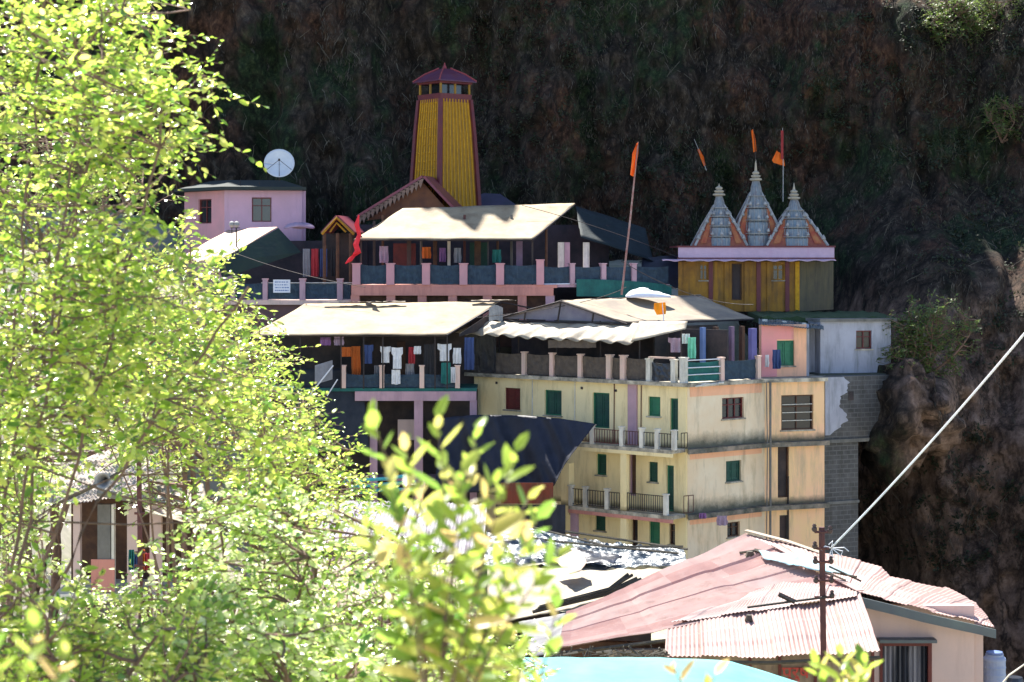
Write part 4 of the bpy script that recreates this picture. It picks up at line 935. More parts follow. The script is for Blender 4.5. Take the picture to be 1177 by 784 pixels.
b = MB(); pz0, pz1 = .08, .64; b.prism([xy(779.5, 92.3), xy(959, 92.3), xy(959, 96.8), xy(779.5, 96.8)], pz0, pz1); b.build('parapet', M_parapet, sh)
b = MB(); k = Fr(xy(779.5, 92.3), xy(959, 92.3)); b.box(k, -.05, k.L + .05, -4.5, .05, pz1 + .002, pz1 + .08); b.box(k, -.03, k.L + .03, -.1, .03, pz0 + .02, pz0 + .08); b.build('parapet_moulding', M_towred, sh)
def spire(px, x0, x1, ytop, yfin, Y):
    b0 = P(x0, 283, Y); b1 = P(x1, 283, Y); c_ = P(px, 283, Y + 1.0); hw = (b1.x - b0.x) / 2; z0 = pz1 + .08; H = P(px, ytop, Y + 1).z - z0
    root = MB(); 
    sq = lambda z, s: [Vector((c_.x + a * s, c_.y + b_ * s * .8, z0 + z)) for a, b_ in ((-1, -1), (1, -1), (1, 1), (-1, 1))]
    root.hull(sq(0, hw), sq(H * .80, hw * .16)); sp = root.build('spire', M_shred, sh)
    h = MB()
    for i in range(4): h.tube([sq(0, hw * 1.02)[i], sq(H * .4, hw * .62)[i], sq(H * .8, hw * .17)[i]], .065, 5)
    h.build('hip_moulding', M_shwhite, sp)
    h = MB()   # orange panels left and right of the core
    for s_ in (-1, 1):
        q = [sq(z, hw * (1 - .84 * z / (H * .8)) + .02) for z in (H * .05, H * .55)]
        lo_, hi_ = q; f0, f1 = (.5 + s_ * .30, .5 + s_ * .38)
        h.hull([lo_[0].lerp(lo_[1], f0), lo_[0].lerp(lo_[1], f1 + s_ * .04), hi_[0].lerp(hi_[1], .5 + s_ * .46), hi_[0].lerp(hi_[1], .5 + s_ * .34)],
               [p + Vector((0, -.03, 0)) for p in (lo_[0].lerp(lo_[1], f0), lo_[0].lerp(lo_[1], f1 + s_ * .04), hi_[0].lerp(hi_[1], .5 + s_ * .46), hi_[0].lerp(hi_[1], .5 + s_ * .34))])
    h.build('painted_panel', mat('orange_brown_panel', (.30, .06, .035), (.36, .15, .06), 3), sp)
    # bulging ribbed core
    core = MB(); ow = hw * .47
    pr = [(0, 1.0), (.16, 1.0), (.17, .93), (.36, .90), (.37, .82), (.56, .76), (.57, .68), (.76, .52), (.77, .44), (.9, .34), (1, .22)]
    for (t0, r0), (t1, r1) in zip(pr, pr[1:]):
        n = 12
        rg = lambda t, r_: [Vector((c_.x + ow * r_ * (1.08 if i % 2 else .96) * math.cos(2 * math.pi * (i + .5) / n), c_.y - hw * .42 * (1 - t) + ow * 1.25 * r_ * math.sin(2 * math.pi * (i + .5) / n), z0 + H * t * .98)) for i in range(n)]
        core.hull(rg(t0, r0), rg(t1 - .004, r1))
    core.build('spire_core', M_shblue, sp)
    h = MB()
    for t, r_ in ((.18, 1.03), (.38, .96), (.57, .84), (.74, .64)):
        n = 12; rg = lambda dz, rr: [Vector((c_.x + ow * rr * 1.1 * math.cos(2 * math.pi * (i + .5) / n), c_.y - hw * .42 * (1 - t) + ow * 1.3 * rr * math.sin(2 * math.pi * (i + .5) / n), z0 + H * t + dz)) for i in range(n)]
        h.hull(rg(0, r_), rg(.03, r_))
    for k in range(9):
        ang = math.pi * (1.05 + .9 * k / 8)
        h.tube([Vector((c_.x + ow * r_ * 1.08 * math.cos(ang), c_.y - hw * .42 * (1 - t) + ow * 1.33 * r_ * math.sin(ang), z0 + H * t * .98)) for t, r_ in pr], .014, 4)
        if k % 2 == 0:
            for t, r_ in ((.2, 1), (.4, .92), (.6, .76)):
                h.lathe((c_.x + ow * r_ * 1.12 * math.cos(ang), c_.y - hw * .42 * (1 - t) + ow * 1.38 * r_ * math.sin(ang), z0 + H * t), [(0, .03), (.05, .09), (.13, .06), (.2, .01)], 6)
    h.build('spire_band', M_shwhite, sp)
    for s_ in (-1, 1):
        for k in range(4):
            h = MB(); q_ = sq(H * (.12 + .16 * k), hw * (.88 - .18 * k))[0 if s_ < 0 else 1]; h.lathe((q_.x, q_.y - .05, q_.z), [(0, .05), (.06, .11), (.14, .08), (.26, .01)], 6); h.build('corner_knob', M_shwhite, sp)
    h = MB(); zf_ = P(px, yfin, Y + 1).z - (z0 + H * .97)
    h.lathe((c_.x, c_.y, z0 + H * .97), [(0, .16), (.05, .30), (.12, .30), (.16, .16), (.20, .22), (.27, .24), (.32, .12), (.36, .17), (.43, .17), (.48, .07), (zf_ * .8, .04), (zf_, .01)], 12); h.build('finial', mat('weathered_brass', (.42, .36, .26), (.3, .28, .24), 5, metal=.3), sp)
spire(826.5, 791, 850, 224, 211, 92.8); spire(868.7, 836, 901, 206, 183, 93.2); spire(912.6, 880, 949, 228, 210, 92.8)

# ------------------------------------------------------------ flags
def flag(name, label, p0, p1, cl, m_pole, m_cloth, r=.03):
    t = thing(name, label, 'flag', p0); b = MB(); b.tube([p0, p0.lerp(p1, .5) + Vector((.02, 0, 0)), p1], [r, r * .9, r * .6], 6); b.build('flagpole', m_pole, t)
    b = MB(); G = []
    for j in range(len(cl[0])):
        l, r_ = cl[0][j], cl[1][j]; G.append([l.lerp(r_, i / 6) + Vector((0, .06 * math.sin(i * 1.4 + j), 0)) for i in range(7)])
    b.grid(G, .01); b.build('flag_cloth', m_cloth, t); return t
Yf = 84.5
flag('tall_flag', 'tall leaning rust-coloured pole with an orange flag behind the tent roof', P(714.5, 339, Yf), P(733.5, 163, Yf), [[P(732, 165, Yf), P(727, 176, Yf), P(726, 188, Yf), P(724.5, 201, Yf)], [P(734, 163, Yf), P(733.5, 176, Yf), P(731, 190, Yf), P(728, 203, Yf)]], mat('faded_red_pole', (.22, .07, .06), (.32, .22, .2), 4), M_orange, .05)
flag('yellow_flag', 'small saffron yellow flag on a short white stick on the tent roof', P(763, 379, 83.5), P(761, 347, 83.5), [[P(752, 348.5, 83.5), P(751.5, 355, 83.5), P(755, 362, 83.5)], [P(765, 347.5, 83.5), P(765.5, 355, 83.5), P(765, 361, 83.5)]], M_white, M_saffron, .03)
flag('shrine_flag', 'orange pennant drooping from a leaning thin pole left of the shrine spires', P(812, 196, 98), P(798, 160, 98), [[P(802, 172, 98), P(805, 181, 98), P(809, 191, 98)], [P(804, 171, 98), P(808.5, 180, 98), P(810.5, 190, 98)]], M_shwhite, M_orange, .02)
flag('shrine_flag', 'narrow orange flag above the tallest middle shrine spire', P(868.5, 186, 94.2), P(865.5, 146, 94.2), [[P(863.5, 150, 94.2), P(865, 164, 94.2), P(866, 175, 94.2)], [P(866, 148, 94.2), P(868.5, 162, 94.2), P(869, 174, 94.2)]], M_iron, M_orange, .02)
flag('shrine_flag', 'orange triangular flag with a red streamer between the middle and right spires', P(900, 232, 95), P(899.5, 147, 95), [[P(893, 173, 95), P(887.5, 184, 95), P(889, 187, 95)], [P(899, 178, 95), P(901, 184, 95), P(902, 191, 95)]], M_shwhite, M_orange, .025)
b = MB(); b.grid([[P(897.5 + i * 1.5, 150 + j * 11, 94.9 + .05 * math.sin(j * 2 + i)) for i in range(3)] for j in range(4)], .01); tag(b.build('red_streamer', mat('dull_red_cloth', (.28, .03, .03), (.18, .02, .02), 2)), 'dark red streamer above the orange triangular flag', 'streamer')

# white sack bundle on the tent roof
b = MB(); c_ = P(742, 340, 86.5); G = []
for j in range(9):
    row = []
    for i in range(21):
        th_ = 2 * math.pi * i / 20; ph = math.pi / 2 * j / 8
        rr = 1 + .12 * noise.noise(Vector((math.cos(th_) * 2, math.sin(th_) * 2, j * .4)))
        row.append(c_ + Vector((.98 * math.cos(th_) * math.cos(ph) * rr + .12, .5 * math.sin(th_) * math.cos(ph), .34 * math.sin(ph) * rr * (1 - .25 * math.cos(th_)) - .08)))
    G.append(row)
b.grid(G, .02); tag(b.build('sack_bundle', M_white, smooth=True), 'bulging white plastic bundle lying on the tan tent roof', 'bundle')

# laundry and things on the hotel terrace
garment('sheet', 'mint', 791, 388, 800, 412, 80.6, 'mint green and white cloth over the terrace railing by the corner post', 'clothes on the hotel terrace')
garment('shirt', 'lilac', 768, 388, 785, 405, 81.0, 'pale lilac shirt drying beside the terrace corner', 'clothes on the hotel terrace')
garment('sheet', 'white', 784, 384, 793, 395, 80.9, 'crumpled white cloth above the terrace corner post', 'clothes on the hotel terrace')
garment('sheet', 'blue', 888, 402, 897, 424, 83.4, 'blue cloth hung in front of the pink hut', 'clothes on the hotel terrace')
garment('sheet', 'white', 880, 408, 884, 422, 83.3, 'narrow white cloth beside the blue one by the pink hut', 'clothes on the hotel terrace')
garment('sheet', 'lilac', 824, 593, 836, 604, 79.7, 'small lilac cloth hung over the lower ledge', 'cloths on the ledges')
garment('sheet', 'violet', 804, 590, 812, 596, 79.5, 'tiny violet cloth left of the lilac one on the lower ledge', 'cloths on the ledges')

# ------------------------------------------------------------ big navy tarpaulin and things under it
b = crinkle([(505, 480, 83.5), (545, 476, 83.2), (600, 477, 82.8), (642, 480, 82.2), (684, 486, 81.2)], [(500, 566, 82.6), (555, 566, 82.2), (600, 562, 81.8), (636, 558, 81), (650, 530, 80.6)], 60, 26, .0, .012, 3.0, (1, 1, .4), .9)
for i, v in enumerate(b.v): b.v[i] = v + Vector((0, -.45 * (1 - 2 * abs(noise.noise(Vector((v.x * .8 + v.z * .35, 0, v.z * .12))))) - .12 * noise.noise(Vector((v.x * 2.5 + v.z, 3, v.z * .4))), 0))
tag(b.build('navy_tarpaulin', M_navy, smooth=True), 'large sagging navy blue tarpaulin stretched against the cream building', 'tarpaulin')
b = MB(); b.grid([[P(576 + i * 4, 555 + j * 24, 80.4 + .07 * math.sin(i * 1.7)) for i in range(16)] for j in range(2)], .02); tag(b.build('rust_curtain', mat('rust_red_cloth', (.20, .04, .02), (.12, .05, .03), 1.5)), 'rust-red curtain below the navy tarpaulin', 'curtain')
b = MB(); b.grid([[P(570 + i * 5, 580 + j * 45, 80.8 + .1 * math.sin(i * 1.3)) for i in range(17)] for j in range(2)], .02); tag(b.build('dark_curtain', M_navy), 'dark blue cloth wall under the rust-red curtain', 'curtain')
# dark net shelter lower left of veranda
b = crinkle([(340, 425, 84.9), (395, 424, 84.9), (418, 450, 84.9)], [(330, 520, 84.2), (390, 520, 84.2), (425, 520, 84.2)], 30, 20, .06, .012, 6, (1, 1, .5)); tag(b.build('black_net', mat('black_blue_net', (.015, .02, .03), (.03, .035, .045), 2), smooth=True), 'black-blue net sheet hanging left of the lilac columns', 'net')
b = MB(); b.tube([P(353, 458, 83.9), P(383, 420, 83.9)], .03, 5); b.tube([P(376, 455, 83.9), P(388, 436, 83.9)], .025, 5); tag(b.build('loose_pole', M_white), 'thin white poles leaning on the black net', 'pole')
b = MB(); b.grid([[P(362 + i * 5, 420 + j * 22 - i * 1.5, 84.1 + .1 * math.sin(i)) for i in range(5)] for j in range(2)], .015); tag(b.build('grey_sheet', M_c['grey']), 'small grey sheet pinned up beside the thin white poles', 'sheet')

# ------------------------------------------------------------ pink house with dish (upper left)
ph = thing('pink_house', 'mauve-pink house with a dark flat roof at the foot of the cliff', 'house', (-12.5, 98.5, 0))
H1 = Fr(xy(258, 96.6), xy(347, 97)); H2 = Fr(xy(258, 96.6), xy(212, 99.5))
f = Facade(H1, -1.5, 3.5, parent=ph); f.opening((289.5, 227, 312, 255), 'glass', M_maroon, mull=1, sill=False); f.wall(M_housepink)
f = Facade(H2, -1.5, 3.5, parent=ph); f.opening((228, 229, 243, 257), 'glass', M_maroon, mull=1, sill=False); f.wall(M_pink)
b = MB(); b.prism([xy(200, 99), xy(255, 95.8), xy(352, 96.3), xy(345, 102), xy(200, 103)], 3.505, 3.66); b.hull([Vector((*xy(203, 99.2), 3.66)), Vector((*xy(256, 96), 3.66)), Vector((*xy(349, 96.5), 3.66)), Vector((*xy(342, 102), 3.66))], [Vector((*xy(243, 100), 4.1)), Vector((*xy(266, 98.8), 4.1)), Vector((*xy(325, 99), 4.1)), Vector((*xy(330, 101), 4.1))]); b.build('roof', mat('dark_green_roof', (.018, .03, .03), (.03, .035, .03), 1.5), ph)
b = MB(); b.box(Fr(xy(347, 97.1), xy(340, 101)), .1, 4, -.2, 0, -1.5, 3.5); b.build('side_wall', M_housepink, ph)
dish = thing('satellite_dish', 'round pale satellite dish on the roof of the pink house', 'satellite dish', P(321, 207, 97.5))
b = MB(); cd = P(321, 187.5, 97.0); ax = Vector((.10, -.93, .33)).normalized(); xx = ax.cross(Vector((0, 0, 1))).normalized(); yy = xx.cross(ax)
G = [[cd + (xx * math.cos(2 * math.pi * i / 32) + yy * math.sin(2 * math.pi * i / 32)) * (.76 * r_ / 6) - ax * (.18 * (1 - (r_ / 6) ** 2)) for i in range(33)] for r_ in range(0, 7)]
b.grid(G, .015); b.build('reflector', mat('pale_grey_dish', (.52, .56, .60), (.44, .48, .52), 2, rough=.4), dish, smooth=True)
b = MB(); f0 = cd + ax * .55 - yy * .05
for a in (210, 270, 330): b.tube([cd + (xx * math.cos(R(a)) + yy * math.sin(R(a))) * .7, f0], .014, 4)
b.lathe(tuple(f0 - Vector((0, 0, .06))), [(0, .05), (.12, .05)], 8); b.build('feed_arm', M_iron, dish)
b = MB(); b.tube([P(321, 208, 97.3), cd - ax * .2], .04, 6); b.tube([P(317, 208, 97.1), cd - ax * .2 - yy * .2], .025, 5); b.build('mast', M_iron, dish)
b = MB(); q = P(312, 211, 96.7); 
for px, h in ((276, .2), (298, .15), (345, .25)): b.tube([P(px, 212, 96.6), P(px, 212, 96.6) + Vector((0, 0, h))], .02, 4)
b.build('roof_stub', M_iron, ph)
# tan lean-to roof below
lt = thing('lean_to_shed', 'open lean-to with a sunlit tan sheet roof in front of the pink house', 'shed', (-13, 91, -1.5))
b = cloth_sheet((P(262, 264, 95), P(319, 261, 94), P(246, 302, 90), P(200, 300, 90)), 20, 10, sag=.05, wr=.05, th=.03, seed=12); b.build('roof', mat('tan_tin', (.55, .36, .24), (.48, .30, .20), .8, rough=.6), lt, smooth=True)
b = MB(); b.grid([[P(249, 302, 90.1), P(320, 262, 94)], [P(256, 320, 90.2), P(346, 290, 94)]], .02); b.build('side_sheet', mat('dark_green_sheet', (.015, .03, .028), (.02, .04, .03), 1), lt)
b = MB(); b.tube([P(222, 302, 90.3), Vector((P(222, 302, 90.3).x, 90.3, -2.2))], .05, 6); b.tube([P(250, 302, 90.3), Vector((P(250, 302, 90.3).x, 90.3, -2.2))], .05, 6); b.build('post', M_iron, lt)
sl_ = thing('street_lamp', 'thin double-headed lamp post standing at the tan lean-to roof', 'lamp post', P(272, 296, 92))
b = MB(); b.tube([P(272, 300, 92), P(271.5, 256, 92)], .035, 6); b.tube([P(267, 292, 92), P(266.5, 262, 92)], .02, 5); b.tube([P(265, 262, 92), P(276, 262, 92)], .02, 5); b.build('post', M_iron, sl_)
b = MB()
for px in (266.5, 272): c_ = P(px, 259, 92); b.lathe(tuple(c_), [(-.1, .05), (.0, .14), (.14, .12), (.2, .02)], 8)
b.build('lamp_head', M_shwhite, sl_)
b = MB(); c_ = P(344, 262, 95); G = [[c_ + Vector((.75 * math.cos(t_) * math.cos(p_), .4 * math.sin(t_) * math.cos(p_), .22 * math.sin(p_) + .05 * math.sin(3 * t_))) for t_ in np.linspace(0, 6.283, 17)] for p_ in np.linspace(0, 1.57, 6)]
b.grid(G, .02); tag(b.build('tarp_heap', M_c['lilac'], smooth=True), 'low heap of pale cloth right of the pink house', 'heap')
# middle-left deck
dk = thing('netted_deck', 'narrow deck with blue netted railing left of the salmon terrace', 'deck', (-10, 88, -6))
F10 = Fr(xy(240, 91.0), xy(404, 90.6)); z10 = -1.82
b = MB(); b.box(F10, 0, F10.L, -5.5, 0, z10 - .22, z10); b.build('floor_slab', M_postp, dk)
b = MB(); b.box(F10, 0, F10.L, -2.5, -.3, -5.5, z10 - .222); b.build('lower_wall', mat('brown_mauve_wall', (.16, .09, .09), (.11, .07, .07), 1), dk)
posts(dk, F10, (348, 391), -.1, z10 + .001, .95, .26, M_lilac); posts(dk, F10, (268, 305), -.1, z10 + .001, .95, .22, M_lilac)
for x0, x1 in ((270, 303), (308, 345), (351, 388), (394, 403)): panel(dk, F10, x0, x1, -.12, z10 + .05, z10 + .8, M_bnet, seed=x0)
b = MB(); b.tube([F10.w(F10.a(300), -.05, z10 + .8), F10.w(F10.a(405), -.05, z10 + .8)], .025, 5); b.build('railing_pipe', M_shwhite, dk)
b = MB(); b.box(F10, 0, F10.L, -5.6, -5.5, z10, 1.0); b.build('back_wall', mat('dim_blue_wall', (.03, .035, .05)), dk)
b = MB(); s0, s1 = F10.a(314, .1), F10.a(333.5, .1); b.box(F10, s0, s1, .06, .10, F10.hit(324, 336.5, .1)[1], F10.hit(324, 321.5, .1)[1])
sg = tag(b.build('notice_board', M_white), 'white notice board with blue lines of lettering on the netted deck railing', 'sign')
b = MB()
for r_ in range(4):
    x = s0 + .08
    zz = F10.hit(324, 323.6 + r_ * 3.2, .1)[1]
    while x < s1 - .12:
        l = random.uniform(.03, .10); b.box(F10, x, min(x + l, s1 - .06), .101, .106, zz - .05, zz); x += l + random.uniform(.015, .05)
b.build('lettering', M_bluebar, sg)
for i, (px, m) in enumerate(((352, 'grey'), (362, 'red'), (372, 'blue'), (384, 'black'))):
    garment('sheet', m, px - 4, 286, px + 4, 318, 94, ('grey', 'dark red', 'dark blue', 'black')[i] + ' cloth hanging in the shade behind the netted deck', 'cloths behind the netted deck')

for i, (a, m_, e, lab) in enumerate(((P(268, 290, 91), P(340, 318, 89), P(420, 330, 88), 'from the lamp post to the salmon terrace'), (P(714, 300, 84.6), P(800, 352, 84), P(866, 350, 83), 'from the leaning flag pole to the violet tent post'), (P(600, 236, 93), P(700, 262, 92), P(780, 296, 92), 'from the upper canopy to the shrine eave'), (P(548, 365, 84), P(680, 352, 84.5), P(720, 330, 84.6), 'along the ridge of the hotel tent'))):
    b = MB(); b.tube([a * (1 - t) ** 2 + m_ * 2 * t * (1 - t) + e * t * t for t in [k / 16 for k in range(17)]], .014, 4); tag(b.build('overhead_wire', M_iron), 'thin sagging wire running ' + lab, 'wire', 'overhead wires')

for i, (x0, x1, c, l) in enumerate(((436, 446, 'lilac', 'pale lilac cloth at the far left of the upper terrace'), (522, 530, 'grey', 'grey cloth in the middle of the upper terrace shade'), (566, 576, 'teal', 'teal cloth near the right end of the upper terrace shade'))): garment('sheet', c, x0, 283 + i * 2, x1, 302, 91.5 + i * .3, l, 'cloths in the upper terrace')

# ------------------------------------------------------------ foreground house with pink tin roof
fh = thing('tin_roof_house', 'house with faded pink corrugated tin roof and a curtained red-framed window', 'house', (9, 46, -14))
b = corr([(857, 614, 50), (651, 705, 47.5)][::-1] and [(857, 614, 50), (922, 648, 47.2), (989, 684, 44.6)], [(651, 705, 47.5), (646, 727, 45.2), (641, 748, 43.0)], .13, .022, nv=26, seed=1, dent=.06)
o = b.build('roof_sheets', [M_pinktin, M_pinktin_b, M_pinktin_c], fh, smooth=False, label='faded pink corrugated roof slope'); vary_sheets(o, b, .8, 4)
b = corr([(766, 722, 43.6), (878, 701, 44.1), (989, 683.5, 44.56)], [(764, 756, 41.9), (885, 757, 41.9), (1012, 751, 41.9)], .10, .016, nv=14, seed=2)
o = b.build('roof_sheets', [M_pinktin2, M_pinktin_b], fh, label='pale pink corrugated front slope'); vary_sheets(o, b, .9, 2, 2)
b = corr([(857, 613.5, 50.05), (954, 637, 49), (1013, 651.5, 48), (1023, 664, 47.6), (1089, 677, 47.6), (1121, 693, 46.8), (1142, 719, 44.9)], [(922, 648, 47.22), (989, 683.4, 44.6), (1030, 694, 44.55), (1060, 702, 44.5), (1095, 710, 44.5), (1120, 716, 44.5), (1143, 722, 44.5)], .13, .007, nv=14, seed=3)
o = b.build('roof_sheets', [M_pinktin2, M_pinktin_b], fh, label='pale right-hand roof slope'); vary_sheets(o, b, .9, 2, 2)
def strip(pl, wd, m, name, parent, lift=.03, th=.02, label=None):
    pts = [P(*p) + Vector((0, 0, lift)) for p in pl]; b = MB(); G = [[], []]
    for i, p in enumerate(pts):
        t = (pts[min(i + 1, len(pts) - 1)] - pts[max(0, i - 1)]); s_ = Vector((-t.y, t.x, 0)).normalized() * wd / 2
        G[0].append(p - s_ ); G[1].append(p + s_ )
    b.grid(G, th); return b.build(name, m, parent, label=label)
strip([(857, 613.5, 50), (905, 626, 49.4), (945, 640, 48.9)], .22, M_whitetarp, 'ridge_cap', fh, .08)
strip([(989, 684, 44.6), (922, 648.5, 47.2), (890, 631, 48.6)], .2, M_pinktin2, 'ridge_cap', fh, .09)
pw = mat('bleached_tin', (.48, .38, .34), (.40, .28, .24), .8, rough=.45)
b = corr([(985, 681, 44.8), (900, 672, 45.6), (820, 702, 45)], [(985, 690, 44.3), (890, 705, 44), (770, 722, 43.7)], .09, .012, nv=6, seed=5); 
for i, v in enumerate(b.v): b.v[i] = v + Vector((0, 0, .07))
b.build('roof_sheets', pw, fh, label='bleached overlapping sheets along the hip')
b = MB()
for pl in ([(641, 748, 43), (700, 741, 43.2), (766, 733, 43.3)], [(764, 757, 41.9), (885, 758.5, 41.9), (1012, 752.5, 41.9)]): b.tube([P(*p) - Vector((0, -.04, .07)) for p in pl], .045, 5)
b.build('eave_beam', M_bamboo, fh)
b = MB(); lo = [(989, 686.5, 44.45), (1030, 696.5, 44.43), (1060, 704.5, 44.42), (1095, 712.5, 44.4), (1120, 718, 44.4), (1145, 724, 44.4)]
b.grid([[P(*p) for p in lo], [P(x, y + 11 - .006 * (x - 989), Y + .0) for x, y, Y in lo]], .05); b.build('fascia', M_fascia, fh)
# walls
W1 = Fr(xy(995, 44.95), xy(1120, 44.95)); 
f = Facade(W1, -14, -7.95, parent=fh)
zz = lambda px, Y: (HY - px) / FP * Y
a0, a1 = W1.a(1011), W1.a(1071); zt_, zb2 = zz(739, 44.95), zz(795, 44.95)
f.holes.append((a0, a1, zb2, zt_)); 
wo = MB()
for (p, q, r_, t_) in ((a0, a0 + .07, zb2, zt_), (a1 - .09, a1, zb2, zt_), (a0 + .07, a1 - .09, zt_ - .07, zt_)): wo.box(W1, p + .003, q - .003, -.1, .03, r_ + .003, t_ - .003)
wo = wo.build('window', M_maroon, fh, label='wide window with dark red frame and striped curtains')
q = MB(); q.box(W1, a0 - .06, a1 + .05, .005, .35, zt_ + .06, zt_ + .13); q.build('lintel', M_fascia, wo)
q = MB(); q.grid([[W1.w(a0 + (a1 - a0) * i / 60, -.14 + .035 * math.sin(i * 1.1), zb2 + (zt_ - zb2) * j) for i in range(61)] for j in (0, 1)], .01)
mc = bpy.data.materials.new('striped_curtain'); mc.use_nodes = True; t = mc.node_tree; wv = t.nodes.new('ShaderNodeTexWave'); tc = t.nodes.new('ShaderNodeTexCoord'); rr = t.nodes.new('ShaderNodeValToRGB')
t.links.new(tc.outputs['Object'], wv.inputs[0]); wv.inputs['Scale'].default_value = .5; wv.inputs['Distortion'].default_value = 2.2; wv.inputs['Detail'].default_value = 2; t.links.new(wv.outputs[0], rr.inputs[0]); e = rr.color_ramp.elements; e[0].position = .45; e[0].color = (.03, .035, .05, 1); e[1].position = .85; e[1].color = (.22, .22, .25, 1)
t.links.new(rr.outputs[0], t.nodes['Principled BSDF'].inputs['Base Color']); q.build('curtain', mc, wo)
f.wall(M_wallplain)
# hide wall top above the sloping eave
W1h = fh.children[-1]
me = W1h.data
for v in me.vertices:
    x, y, z = v.co + fh.location
    px = CX + FP * x / y
    lim = (HY - (689 + (px - 989) * .245)) / FP * y - .12
    if z > lim: v.co.z = lim - fh.location.z
b = MB(); b.box(Fr(xy(1120, 44.96), xy(1112, 49)), .05, 4, -.2, 0, -14, -8.55); b.build('side_wall', M_wallplain, fh)
b = MB(); b.grid([[P(996, 687, 45.0), P(1010, 752, 45.0)], [P(1011, 691, 45.0), P(1011, 752, 45.0)]], .05); 
W2 = Fr(xy(700, 43.2), xy(1004, 43.2)); b = MB(); b.box(W2, 0, W2.L, -.2, 0, -14, -8.62); b.build('wall', mat('brown_plank_wall', (.32, .26, .18), (.22, .16, .12), 1.5, dirt=(.1, .07, .06), damt=.5, dstretch=(6, 6, .6)), fh)
W3 = Fr(xy(645, 44.5), xy(770, 44.2)); b = MB(); b.box(W3, 0, W3.L, -.2, 0, -14, -8.68); b.build('wall', M_brownw, fh)
for px in (771, 862, 896, 937, 1003): b = MB(); a = W2.a(px); b.box(W2, a - .03, a + .03, .003, .05, -12, -8.66); b.build('wall_post', M_maroon, fh)
# painted writing on the wall
tcv = bpy.data.curves.new('wall_writing', 'FONT'); tcv.body = '\u092a\u0941\u0930\u0941\u0937'; tcv.size = .40; tcv.extrude = .006; tcv.offset = .006
tmp = bpy.data.objects.new('tmp', tcv); col.objects.link(tmp); bpy.context.view_layer.update()
dg = bpy.context.evaluated_depsgraph_get(); tm = bpy.data.meshes.new_from_object(tmp.evaluated_get(dg)); bpy.data.objects.remove(tmp)
wx = [v.co.x for v in tm.vertices] or [0]; k_ = .62 / max(.01, max(wx) - min(wx))
p0 = P(898.5, 779, 43.13)
for v in tm.vertices: v.co = Vector((p0.x + (v.co.x - min(wx)) * k_, p0.y - v.co.z, p0.z + v.co.y * k_ * .9)) - fh.location
tm.materials.clear(); tm.materials.append(mat('red_lettering', (.45, .06, .05), (.4, .08, .06), 6)); two = bpy.data.objects.new('wall_writing', tm); col.objects.link(two); two.parent = fh
# loose things on the roof
b = MB()
for (x0, y0, x1, y1) in ((672, 734, 735, 720), (735, 719, 790, 706), (790, 705, 846, 688), (690, 738, 760, 728), (846, 688, 905, 655)):
    pass
def on_left(px, py):      # depth of the left slope under a pixel (plane fit)
    A_, B_, C_ = P(857, 614, 50), P(989, 684, 44.6), P(651, 705, 47.5); n = (B_ - A_).cross(C_ - A_)
    d = Vector(((px - CX) / FP, 1, (HY - py) / FP)); return d * (n.dot(A_) / n.dot(d))
for i, (pl, r_) in enumerate(([[(868, 637), (885, 641)], .05], [[(850, 640), (872, 637)], .03], [[(672, 722), (712, 713), (726, 709)], .02], [[(764, 712), (800, 702), (838, 692)], .02], [[(690, 731), (750, 722)], .015])):
    b = MB(); b.tube([on_left(*p) + Vector((0, 0, .10)) for p in pl], r_, 5); tag(b.build('roof_stick', M_bamboo), ['short thick stick by the ridge cap', 'thin stick pointing left near the ridge', 'long thin stick low on the left slope', 'thin rod along the middle of the pink slope', 'thin rod just above the lower left eave'][i] + ' of the tin roof house', 'stick', 'sticks on the pink roof')
for i, (px, py, r_) in enumerate(((706, 722, .12), (795, 703, .14), (861, 715, .10), (862, 641, .13))):
    b = MB(); c_ = on_left(px, py) + Vector((0, 0, .08)) if py < 710 or px < 720 else P(px, py, 43.6) + Vector((0, 0, .1)); n = 8
    b.hull([c_ + Vector((math.cos(6.283 * k / n) * r_ * random.uniform(.8, 1.3), math.sin(6.283 * k / n) * r_, -.06)) for k in range(n)], [c_ + Vector((math.cos(6.283 * k / n) * r_ * .6, math.sin(6.283 * k / n) * r_ * .7, r_ * .6)) for k in range(n)])
    tag(b.build('roof_stone', M_bamboo), 'dark stone on the pink tin roof ' + ('low on the left slope', 'in the middle beside the bleached sheets', 'at the top of the front slope', 'beside the short stick near the ridge')[i], 'stone', 'stones on the pink roof')
b = crinkle([(872, 636, 48.2), (920, 643, 47.0), (964, 655, 46.0)], [(878, 646, 47.6), (930, 657, 46.2), (985, 668, 45.4)], 40, 8, .05, .01, 8.0, (1, 1, 1), 3)
for i, v in enumerate(b.v): b.v[i] = v + Vector((0, 0, .06))
tag(b.build('turquoise_strip', mat('pale_turquoise_cloth', (.16, .34, .37), (.32, .40, .43), 2, dirt=(.03, .05, .07), damt=.4, dstretch=(2, 2, 2)), smooth=True), 'crumpled pale turquoise and grey cloth lying along the ridge of the pink roof', 'cloth')
b = MB()
for (p, q) in (((953, 655), (990, 672)), ((958, 662), (985, 667)), ((948, 661), (972, 671))): b.tube([P(*p, 45.6) + Vector((0, 0, .08)), P(*q, 45.2) + Vector((0, 0, .08))], .025, 5)
tag(b.build('cut_branches', M_bamboo), 'dark twigs poking out right of the turquoise cloth on the roof', 'branches')

